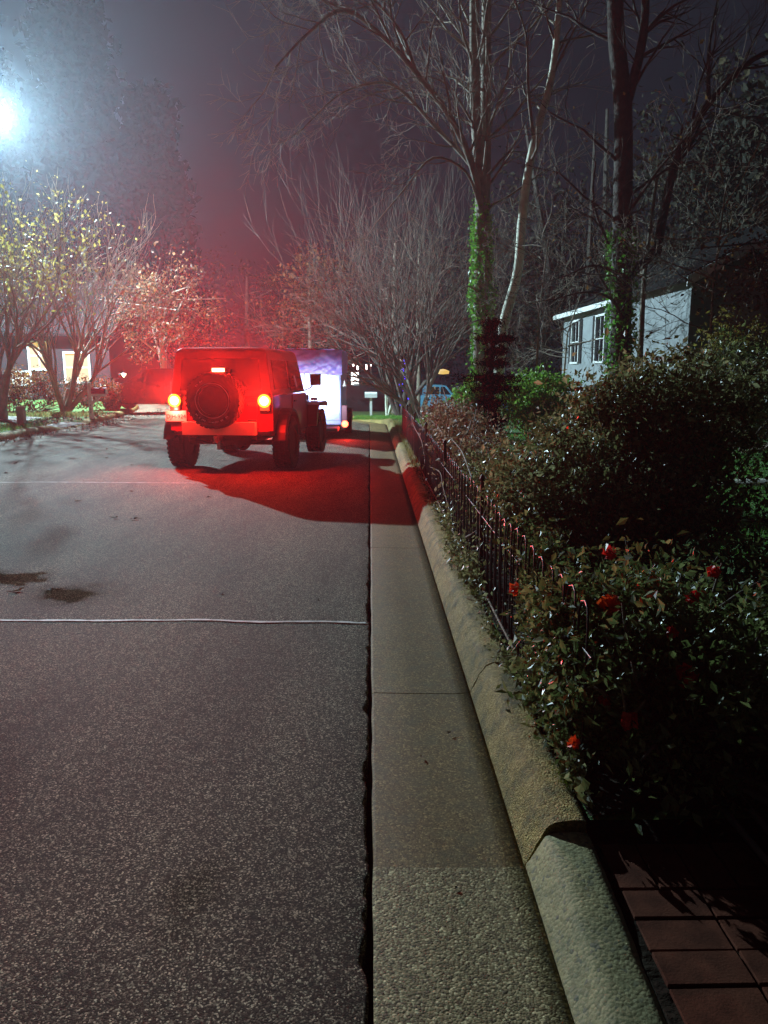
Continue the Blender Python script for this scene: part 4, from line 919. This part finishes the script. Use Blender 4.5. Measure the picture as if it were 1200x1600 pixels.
for sx in (-1, 1):
    spot('tail_light', (sx * .655, -.14, 1.03), (sx * .655 + .0, -3, 3.05), TAIL_W, (1, .012, .006), 96, 1.0, car)
    spot('head_light', (sx * .43, 3.62, .86), (sx * .43, 8, .86), HEAD_W, (.72, .86, 1), 44, 1.0, car)
spot('brake_light', (.02, -.16, 1.46), (.02, -3, 3.4), TAIL_W * .2, (1, .012, .006), 96, 1.0, car)
for (x_, z_, e_) in ((-.655, 1.02, 95), (.655, 1.02, 95), (.02, 1.46, 34)):      # the lamps also spill sideways over the car's own tail
    l_ = bpy.data.lights.new('tail_spill', 'POINT'); l_.energy = e_; l_.color = (1, .012, .006); l_.shadow_soft_size = .05
    o = bpy.data.objects.new('tail_spill', l_); C.objects.link(o); o.parent = car; o.location = (x_, -.20, z_)
l_ = bpy.data.lights.new('plate_light', 'POINT'); l_.energy = 1.0; l_.color = (1, .86, .62); l_.shadow_soft_size = .02
o = bpy.data.objects.new('plate_light', l_); C.objects.link(o); o.parent = car; o.location = (-.655, -.14, .905)

# ------------------------------------------------------------------ trailer
TY = 17.2
tl_ = empty('cargo_trailer', (-1.42, TY, road_z(-1.4)), R(-1)); tag(tl_, 'small box trailer with a violet tarp over its top, lit by the headlights', 'trailer')
def tpart(mb, name, mt, parent=None, bw_=0, **k):
    o = mb.build(name, mt, parent or tl_, **k)
    if bw_: bevel(o, bw_)
    return o
b = MB(); b.box((0, 1.25, .86), (1.58, 2.5, 1.18)); tpart(b, 'box_body', M['trailer'], bw_=.02)
b = MB(); b.box((-.38, -.012, .88), (.74, .02, 1.02)); d1 = tpart(b, 'rear_door', M['trailer'], bw_=.006)
b = MB(); b.box((.39, -.012, .88), (.74, .02, 1.02)); tpart(b, 'rear_door', M['trailer'], bw_=.006)
b = MB(); b.tube([(.05, -.035, .40), (.05, -.035, 1.36)], .011, 8)
for z_ in (.45, .85, 1.3): b.box((.05, -.028, z_), (.05, .02, .04))
tpart(b, 'lock_bar', M['steel'])
# tarp: draped and creased
b = MB(); nx_, nz_ = 46, 22; V = []; f1, f2, f3 = wob(71, 5), wob(72, 11), wob(73, 3)
def tarp_off(u, v): return .010 + .016 * f1(u * 1.6 + v * 1.2 + 4) + .012 * f2(u * 1.1 - v * .9) * (1 - v * .4) + .01 * f3(u * 3 + v * 6)
for j in range(nz_ + 1):
    for i_ in range(nx_ + 1):
        u = i_ / nx_; v = j / nz_; x_ = -.815 + 1.63 * u; z_ = 1.90 - .52 * v * (1 + .05 * f1(u * 2)); V.append((x_, -.035 - max(0, tarp_off(u * 2, v)) - .01, z_))
b.add(V, [(j*(nx_+1)+i_, j*(nx_+1)+i_+1, (j+1)*(nx_+1)+i_+1, (j+1)*(nx_+1)+i_) for j in range(nz_) for i_ in range(nx_)])
V = []
for j in range(25):
    for i_ in range(nx_ + 1):
        u = i_ / nx_; y_ = -.045 + 2.6 * j / 24; V.append((-.815 + 1.63 * u, y_, 1.90 + .012 * f1(u * 3 + j * .4) + .03 * math.sin(u * math.pi)))
b.add(V, [(j*(nx_+1)+i_, j*(nx_+1)+i_+1, (j+1)*(nx_+1)+i_+1, (j+1)*(nx_+1)+i_) for j in range(24) for i_ in range(nx_)])
for sx in (-1, 1):
    V = []
    for j in range(15):
        for i_ in range(31):
            V.append((sx * (.815 + .012 * f2(i_ * .3 + j * .2)), -.045 + 2.6 * i_ / 30, 1.90 - .50 * j / 14))
    b.add(V, [(j*31+i_, j*31+i_+1, (j+1)*31+i_+1, (j+1)*31+i_) for j in range(14) for i_ in range(30)])
tpart(b, 'tarp', M['tarp'], smooth=True)
b = MB(); b.box((0, 1.25, 1.66), (1.56, 2.44, .44)); tpart(b, 'load', M['trailer'])
b = MB()
for k in range(7): b.box((-.52 + k * .115, -.075, 1.385 + (.004 if k % 2 else 0)), (.085 if k % 3 else .105, .02, .035))
tpart(b, 'reflector_strip', M['white'])
b = MB(); b.box((.47, -.032, 1.22), (.30, .008, .17)); tpart(b, 'white_notice', M['white'])
b = MB(); b.box((0, .9, .22), (1.5, 3.4, .07)); b.box((0, -.04, .22), (1.75, .07, .08)); b.tube([(-.6, 2.5, .25), (0, 3.9, .35)], .03, 6); b.tube([(.6, 2.5, .25), (0, 3.9, .35)], .03, 6); tpart(b, 'frame', M['under'])
for sx in (-1, 1):
    w0 = wheel('wheel', (sx * .88, 1.35, .27), .27, .15, parent=tl_, side_=sx)
    b = MB(); n_ = 10; V = []
    for a in np.linspace(math.pi, 0, n_):
        for (r_, x_) in ((.31, .80), (.32, .80), (.32, .97), (.31, .97)): V.append((sx * x_, 1.35 + r_ * 1.15 * math.cos(a), .27 + r_ * math.sin(a)))
    b.add(V, [(i_*4+j, i_*4+(j+1) % 4, (i_+1)*4+(j+1) % 4, (i_+1)*4+j) for i_ in range(n_-1) for j in range(4)]); tpart(b, 'mudguard', M['under'])
    b = MB(); b.box((sx * .86, -.05, .46), (.12, .05, .50)); tpart(b, 'lamp_post', M['maroon'], bw_=.01)
    b = MB(); b.lathe([(.0001, -.02), (.05, -.015), (.075, 0), (.075, .02)], (sx * .87, -.085, .30), 'Y', 16); o_ = tpart(b, 'tail_lamp', M['e_amber'], smooth=True); o_.scale = (1, 1, 1)
    spot('trailer_light', (sx * .87, -.13, .30), (sx * .87, -3, .35), 60, (1, .03, .02), 150, 1, tl_)
b = MB(); b.lathe([(.0001, 0), (.045, .0), (.008, .13), (.0001, .14)], (.86, .1, 1.12), 'Z', 12); tpart(b, 'marker_cone', M['white'])

# ------------------------------------------------------------------ street lamp, upper left
sl = empty('street_lamp', (-14.45, 29.3, .55)); tag(sl, 'tall street lamp shining blue white at the left edge', 'street lamp')
b = MB(); b.tube([(0, 0, 0), (0, 0, 5), (0, 0, 9.6)], [.11, .09, .07], 10); b.tube([(0, 0, 9.4), (.5, -.15, 9.85), (1.1, -.35, 9.95)], [.045, .04, .035], 8); b.build('pole', M['steel'], sl, smooth=True)
b = MB(); b.lathe([(.0001, .12), (.14, .10), (.22, .02), (.21, -.01), (.0001, -.012)], (1.5, -.45, 9.95), 'Z', 18); hd = b.build('lamp_head', M['grey'], sl, smooth=True)
b = MB(); b.lathe([(.19, -.015), (.17, -.10), (.10, -.17), (.0001, -.19)], (1.5, -.45, 9.95), 'Z', 18); b.build('lens', M['e_street'], hd, smooth=True)
l_ = bpy.data.lights.new('street_light', 'POINT'); l_.energy = LAMP_W; l_.color = (.60, .86, .97); l_.shadow_soft_size = .12
o = bpy.data.objects.new('street_light', l_); C.objects.link(o); o.parent = sl; o.location = (1.5, -.45, 9.62)

# ------------------------------------------------------------------ left-side street furniture
mbx = empty('mailbox', (-8.0, 22.4, .09), R(3)); tag(mbx, 'maroon mailbox on a pale green numbered post across the street', 'mailbox')
b = MB(); b.box((0, 0, .52), (.10, .10, 1.06)); b.add([(-.05, -.05, 1.05), (.05, -.05, 1.05), (.05, .05, 1.05), (-.05, .05, 1.05), (0, 0, 1.09)], [(0, 1, 4), (1, 2, 4), (2, 3, 4), (3, 0, 4)]); pp = b.build('post', M['mint'], mbx); bevel(pp, .006)
b = MB(); b.box((.24, 0, .70), (.42, .09, .07)); b.prism([(.05, .42), (.05, .52), (.22, .665), (.32, .665)], -.035, .035, 'Y'); b.build('arm', M['mint'], mbx)
b = MB(); out = [(-.08, .74), (.08, .74), (.08, .84)] + [(.08 * math.cos(a), .84 + .08 * math.sin(a)) for a in np.linspace(0, math.pi, 10)[1:]] ; b.prism(out, .055, .46, 'X'); bx_ = b.build('box', M['maroon'], mbx)
b = MB(); b.prism([(p * 1.05, .84 + (q - .84) * 1.05) for p, q in out], .46, .475, 'X'); b.build('door', M['white'], bx_)
for k, ch in enumerate('1422'): text_mesh(ch, .09, M['ink'], pp, (0, -.0515, .50 - k * .09), (R(90), 0, 0), 'number')
bo = empty('utility_pedestal', (-8.75, 19.6, .13)); tag(bo, 'short grey utility pedestal in the grass beside the driveway', 'utility box')
b = MB(); b.box((0, 0, .2), (.17, .17, .42)); o = b.build('body', M['grey'], bo); bevel(o, .012)
b = MB(); b.box((0, 0, .44), (.20, .20, .07)); o = b.build('cap', M['grey'], bo); bevel(o, .025)

# dark car parked across the street, its bonnet showing left of the off-road car
dk = empty('saloon_car', (-9.5, 27.2, .13), R(-3)); tag(dk, 'dark saloon parked across the street, partly hidden behind the off road car', 'car')
b = MB(); arc2 = lambda cx_: [(cx_ + .37 * math.cos(a), .34 + .37 * math.sin(a)) for a in np.linspace(math.pi, 0, 9)]
b.prism([(0, .32)] + arc2(.85) + [(1.3, .24), (3.2, .24)] + arc2(3.65) + [(4.5, .32), (4.55, .75), (4.4, .95), (3.7, 1.0), (1.5, .97), (.9, .90), (.3, .78), (.05, .66)], -.86, .86, 'Y'); o = b.build('body', M['darkcar'], dk); bevel(o, .05, 3)
b = MB(); o1 = [(1.35, .97), (4.1, .99), (3.5, 1.38), (3.1, 1.42), (2.3, 1.42), (2.0, 1.37)]; b.prism(o1, -.70, .70, 'Y'); cbn = b.build('cabin', M['darkcar'], dk); bevel(cbn, .05, 3)
for o1 in ([(1.75, 1.0), (2.65, 1.0), (2.65, 1.34), (2.12, 1.34)], [(2.75, 1.0), (3.75, 1.01), (3.4, 1.32), (2.75, 1.34)]): b = MB(); b.prism(o1, -.712, -.703, 'Y'); b.build('window', M['glass'], cbn)
for sy in (-1, 1):
    for x_ in (.85, 3.65):
        b = MB(); b.lathe([(.19, -.1), (.31, -.1), (.32, 0), (.31, .1), (.19, .1)], (x_, sy * .76, .32), 'Y', 22); w0 = b.build('wheel', M['rubber'], dk, smooth=True)
        b = MB(); b.lathe([(.20, -.08 * -sy), (.17, .07 * sy), (.0001, .085 * sy)], (x_, sy * .76, .32), 'Y', 12); b.build('rim', M['steel'], w0)
    b = MB(); b.box((.07, sy * .62, .62), (.14, .34, .13)); o = b.build('headlamp', M['chrome'], dk); bevel(o, .03)
b = MB(); b.box((1.75, -.84, 1.02), (.10, .16, .11)); o = b.build('mirror', M['darkcar'], dk); bevel(o, .02)
b = MB(); b.box((1.62, -.872, .80), (.004, .004, .30)); b.box((2.68, -.866, .66), (.006, .012, .55)); b.box((2.5, -.875, .82), (.14, .02, .03)); b.build('door_trim', M['plastic'], dk)

# left house with lit windows
def win(root, c, w_, h_, axis, lit, sh=None, frame='white', nrm=-1, th=.05):
    """axis: 'X' window spans x, facing -y; 'Y' window spans y, facing -x"""
    fr = MB(); t_ = .07
    def bx(cx, cz, dx, dz, off, d_): 
        return ((c[0] + cx, c[1] + off, c[2] + cz), (dx, d_, dz)) if axis == 'X' else ((c[0] + off, c[1] + cx, c[2] + cz), (d_, dx, dz))
    for a_ in (bx(0, h_/2 + t_/2, w_ + 2*t_, t_, -.03, .06), bx(0, -h_/2 - t_/2, w_ + 2*t_, t_, -.035, .08), bx(-w_/2 - t_/2, 0, t_, h_, -.03, .06), bx(w_/2 + t_/2, 0, t_, h_, -.03, .06), bx(0, 0, .03, h_, -.02, .03), bx(0, 0, w_, .04, -.018, .03)): fr.box(*a_)
    f_ = fr.build('window', M[frame], root); p = MB(); p.box(*bx(0, 0, w_, h_, -.008, .012)); p.build('pane', lit, f_)
    if sh:
        for s_ in (-1, 1):
            q = MB(); q.box(*bx(s_ * (w_/2 + .24), 0, .30, h_ + .1, -.025, .04))
            for k in range(9): q.box(*bx(s_ * (w_/2 + .24), -h_/2 + (k + .5) * h_ / 9, .24, .03, -.05, .015))
            q.build('shutter', M[sh], f_)
def house(name, x0, x1, y0, y1, z0, ez, rz_, wallm, label, ridge='Y', over=.35):
    h_ = empty(name, ((x0+x1)/2, (y0+y1)/2, z0)); tag(h_, label, 'house'); cx, cy = (x0+x1)/2, (y0+y1)/2
    b = MB(); X0, X1, Y0, Y1 = x0-cx, x1-cx, y0-cy, y1-cy; e = ez - z0; r_ = rz_ - z0
    if ridge == 'Y': b.prism([(X0, -.4), (X1, -.4), (X1, e), (0, r_), (X0, e)], Y0, Y1, 'Y')
    else: b.prism([(Y0, -.4), (Y1, -.4), (Y1, e), (0, r_), (Y0, e)], X0, X1, 'X')
    b.build('wall', wallm, h_)
    b = MB(); t_ = .12; W = (X1 if ridge == 'Y' else Y1); sl_ = (r_ - e) / W; a0, a1 = ((Y0, Y1) if ridge == 'Y' else (X0, X1))
    for s_ in (-1, 1):
        b.prism([(s_ * 0, r_ + .01), (s_ * (W + over), e - sl_ * over + .01), (s_ * (W + over), e - sl_ * over + t_), (0, r_ + t_ + .01)], a0 - over, a1 + over, ridge)
    b.build('roof', M['roof'], h_)
    b = MB()
    for s_ in (-1, 1):
        b.prism([(s_ * 0, r_ - .10), (s_ * (W + over), e - sl_ * over - .12), (s_ * (W + over), e - sl_ * over + .08), (0, r_ + .11)], a0 - over - .03, a0 - over - .003, ridge)
        if ridge == 'Y': b.box((s_ * (W + over + .015), 0, e - sl_ * over + .02), (.03, (a1 - a0) + 2 * over, .16))
    b.build('trim', M['white'], h_)
    return h_, cx, cy, z0
h1, cx, cy, z0 = house('brown_house', -23, -11.2, 34, 43, .2, 3.1, 5.6, M['wallbrown'], 'dark house with glowing yellow windows behind the left trees', 'X')
win(h1, (-12.6 - cx, 34 - cy, 1.6 - z0), 1.0, 1.2, 'X', M['e_window']); win(h1, (-14.2 - cx, 34 - cy, 2.1 - z0), .8, 1.1, 'X', M['e_window']); win(h1, (-16.6 - cx, 34 - cy, 2.2 - z0), .6, 1.2, 'X', M['e_window'])
win(h1, (-15.0 - cx, 34 - cy, 1.15 - z0), .7, .5, 'X', M['e_window'])
b = MB(); b.box((-16.1 - cx, 33.9 - cy, 1.3 - z0), (.10, .08, .26), m=0); ln_ = b.build('porch_lantern', M['plastic'], h1); b = MB(); b.lathe([(.0001, -.13), (.10, -.09), (.12, 0), (.10, .09), (.0001, .13)], (-16.1 - cx, 33.72 - cy, 1.0 - z0), 'Z', 12); b.build('bulb', M['e_warm'], ln_)
# garden lights by the hedge
def glamp(x, y, z_, lab, s_=1.0):
    r_ = empty('path_light', (x, y, z_)); b = MB(); b.tube([(0, 0, 0), (0, 0, .62)], .012, 6); b.build('stake', M['plastic'], r_)
    b = MB(); b.lathe([(.10 * s_, .62), (.02, .72), (.0001, .73)], n=12); b.build('hat', M['plastic'], r_); b = MB(); b.lathe([(.0001, .56), (.05 * s_, .57), (.07 * s_, .615), (.0001, .618)], n=12); b.build('bulb', M['e_warm'], r_)
    tag(r_, lab, 'garden light', 'garden lights beyond the dark saloon')
for (x, y, s_, lab) in [(-11.3, 33.4, 2.0, 'largest garden light, beside the left mailbox'), (-10.9, 31.8, 1.4, 'garden light just right of the left mailbox'), (-9.2, 30.2, 1.5, 'garden light over the bonnet of the dark saloon'), (-8.7, 30.4, 1.2, 'dimmer garden light right of the bonnet middle'), (-8.35, 30.8, 1.3, 'garden light next to the car tail lamp'), (-8.05, 30.2, 1.6, 'garden light partly behind the car')]:
    glamp(x, y, .24, lab, s_)
# hanging cone lanterns above them
for (x, z_, lab) in [(-9.45, 1.22, 'left cone lantern strung above the dark saloon'), (-8.75, 1.06, 'right cone lantern strung above the dark saloon')]:
    b = MB(); b.lathe([(.0001, .0), (.10, .14), (.0001, .16)], n=10); b.lathe([(.11, .141), (.03, .20), (.0001, .205)], n=10, m=1); b.tube([(0, 0, .2), (0, 0, .9)], .004, 4, m=1); tag(b.build('cone_lantern', [M['e_warm'], M['plastic']], loc=(x, 30.2, z_)), lab, 'lantern', 'cone lanterns strung above the dark saloon')

# ------------------------------------------------------------------ beyond: white mailbox, pickup, far house, blue lit tree
mx_ = empty('mailbox', (.05, 33.0, hz(0, 33) + .12), 0); tag(mx_, 'white mailbox on a white post in the lawn beyond the trailer', 'mailbox')
b = MB(); b.box((0, 0, .4), (.10, .10, .8)); b.build('post', M['white'], mx_)
b = MB(); out = [(-.11, .80), (.11, .80), (.11, .95)] + [(.11 * math.cos(a), .95 + .09 * math.sin(a)) for a in np.linspace(0, math.pi, 9)[1:]]; b.prism(out, -.26, .26, 'X'); b.build('box', M['white'], mx_)
pk = empty('pickup_truck', (1.5, 50, hz(2, 50) + .15), R(4)); tag(pk, 'light blue pickup truck parked beyond the lawn', 'pickup truck')
b = MB(); arc = lambda cx_: [(cx_ + .44 * math.cos(a), .42 + .44 * math.sin(a)) for a in np.linspace(math.pi, 0, 9)]
b.prism([(0, .45)] + arc(1.05) + [(1.6, .42), (3.6, .42)] + arc(4.25) + [(5.2, .45), (5.25, .95), (4.9, 1.05), (3.75, 1.10), (2.05, 1.12), (0, 1.12)], -.95, .95, 'Y'); o = b.build('body', M['bluecar'], pk); bevel(o, .03)
b = MB(); b.prism([(2.0, 1.12), (3.85, 1.10), (3.3, 1.72), (3.0, 1.78), (2.3, 1.78), (2.05, 1.70)], -.85, .85, 'Y'); cb_ = b.build('cab', M['bluecar'], pk); bevel(cb_, .03)
b = MB(); b.prism([(2.15, 1.18), (2.85, 1.18), (2.85, 1.66), (2.2, 1.66)], -.862, -.852, 'Y'); b.prism([(2.95, 1.18), (3.62, 1.16), (3.2, 1.66), (2.95, 1.66)], -.862, -.852, 'Y'); b.build('window', M['glass'], cb_)
for x_ in (1.05, 4.25):
    b = MB(); b.lathe([(.20, -.12), (.37, -.12), (.38, 0), (.37, .12), (.20, .12)], (x_, -.84, .38), 'Y', 22); w0 = b.build('wheel', M['rubber'], pk, smooth=True); b = MB(); b.lathe([(.22, -.10), (.18, -.08), (.05, -.12), (.0001, -.12)], (x_, -.84, .38), 'Y', 10); b.build('rim', M['chrome'], w0)
    b = MB(); b.lathe([(.20, -.12), (.37, -.12), (.38, 0), (.37, .12), (.20, .12)], (x_, .84, .38), 'Y', 22); b.build('wheel', M['rubber'], pk, smooth=True)
b = MB(); b.box((-.06, 0, .55), (.12, 1.8, .16)); b.build('rear_bumper', M['chrome'], pk)
b = MB(); b.box((-.005, -.86, .92), (.05, .10, .26)); b.build('tail_lamp', M['maroon'], pk)

h2, cx, cy, z0 = house('far_house', -7, 4.5, 58, 66, -1.8, 1.5, 3.6, M['wallbrown'], 'dim far house at the end of the street with two small lit windows', 'X')
win(h2, (-2.3 - cx, 58 - cy, .95 - z0), .55, 1.0, 'X', M['e_white']); win(h2, (-1.7 + .6 - cx, 58 - cy, .95 - z0), .5, 1.0, 'X', M['e_white'])
bt = empty('blue_lit_tree', (1.95, 43, hz(2, 43))); tag(bt, 'slim conical tree wrapped in blue string lights behind the pickup', 'decorated tree')
b = MB(); b.leaves(crown((0, 0, 1.6), (.38, .38, 1.3), 40, 40, .3), .12, ratio=.3); b.build('foliage', M['needle'], bt)
b = MB()
for k in range(90):
    t_ = k / 90; a = t_ * 60; rr = .5 * (1 - t_) + .08; b.box((rr * math.cos(a), rr * math.sin(a), .5 + 2.6 * t_), (.055, .055, .07))
b.build('string_lights', M['e_blue'], bt)
b = MB(); P0 = np.array((-1.5, 40.0, 1.9)); P1 = np.array((1.6, 40.0, 2.1)); pts = [P0 + (P1 - P0) * t_ + np.array((0, 0, -.8 * t_ * (1 - t_))) for t_ in np.linspace(0, 1, 15)]; b.tube(pts, .01, 4, m=0)
for k in (0, 1, 3, 4, 6, 7, 9, 12, 14):
    h_ = .10 if k % 2 else .26; b.box(tuple(pts[k] - np.array((0, 0, h_ / 2 + .02))), (.06, .06, h_), m=1)
tag(b.build('icicle_lights', [M['plastic'], M['e_white']]), 'string of white icicle lights hanging between far trees', 'string lights')
b = MB(); b.lathe([(.0001, -.08), (.22, -.06), (.24, .04), (.1, .1), (.0001, .12)], n=12); tag(b.build('yard_lantern', M['e_window'], loc=(2.72, 29.0, 1.42)), 'pale yellow lantern glowing under the low bare tree', 'lantern')

# ------------------------------------------------------------------ white house on the right
h3, cx, cy, z0 = house('white_house', 7.9, 15.5, 19.3, 32, .15, 3.75, 5.7, M['siding'], 'white sided house with dark shuttered windows and a porch gable', 'Y')
for (y_, z_, w_, h_) in ((30.0, 2.55, 1.0, 1.5), (26.8, 2.55, 1.0, 1.5), (23.4, 2.6, 1.0, 1.5)): win(h3, (7.9 - cx, y_ - cy, z_ - z0), w_, h_, 'Y', M['glass'], 'plastic')
b = MB(); X_ = 7.35 - cx
b.prism([(X_ - 1.0, -.3), (X_ + 1.0, -.3), (X_ + 1.0, 3.15), (X_, 3.68), (X_ - 1.0, 3.15)], 15.6 - cy, 19.28 - cy, 'Y'); b.build('porch', M['siding'], h3)
b = MB()
for s_ in (-1, 1): b.prism([(X_, 3.70), (X_ + s_ * 1.25, 3.03), (X_ + s_ * 1.25, 3.15), (X_, 3.83)], 15.25 - cy, 19.2 - cy, 'Y')
b.build('porch_roof', M['roof'], h3)
b = MB()
for s_ in (-1, 1): b.prism([(X_, 3.60), (X_ + s_ * 1.25, 2.93), (X_ + s_ * 1.25, 3.12), (X_, 3.80)], 15.20 - cy, 15.24 - cy, 'Y')
b.build('rake_board', M['white'], h3)
b = MB(); q_ = crown((0, 0, .45), (.1, .1, .1), 1, 1, .1)
out = [(-1.1, 0), (-1.0, .35), (-.6, .62), (-.1, .70), (.4, .55), (.9, .45), (1.1, 0)]; b.prism(out, -.7, .7, 'Y'); o = b.build('blue_cover', M['bluetarp'], loc=(5.2, 24.5, .25)); bevel(o, .12, 3); tag(o, 'bright blue tarpaulin draped over a heap at the corner of the white house', 'tarpaulin')
b = MB(); b.box((0, 0, .6), (.5, .4, 1.1)); b.box((0, 0, 1.19), (.56, .46, .08)); o = b.build('blue_bin', M['bluetarp'], loc=(4.0, 24.8, .2)); bevel(o, .04); tag(o, 'upright blue bin left of the blue tarpaulin', 'bin')

# ------------------------------------------------------------------ thin haze volume, added to make the lamps glow
b = MB(); b.box((0, 45, 19), (180, 150, 46)); hzb = b.build('haze', None); hzb.data.materials.clear()
hm = bpy.data.materials.new('night_haze'); hm.use_nodes = True; nd = hm.node_tree.nodes; nd.remove(nd['Principled BSDF'])
pv = nd.new('ShaderNodeVolumePrincipled'); pv.inputs['Density'].default_value = HAZE; pv.inputs['Color'].default_value = (.70, .86, 1, 1); pv.inputs['Anisotropy'].default_value = .62
hm.node_tree.links.new(pv.outputs[0], nd['Material Output'].inputs['Volume']); hzb.data.materials.append(hm); tag(hzb, kind='stuff')
print('objects', len(bpy.data.objects), 'faces', sum(len(m_.polygons) for m_ in bpy.data.meshes))
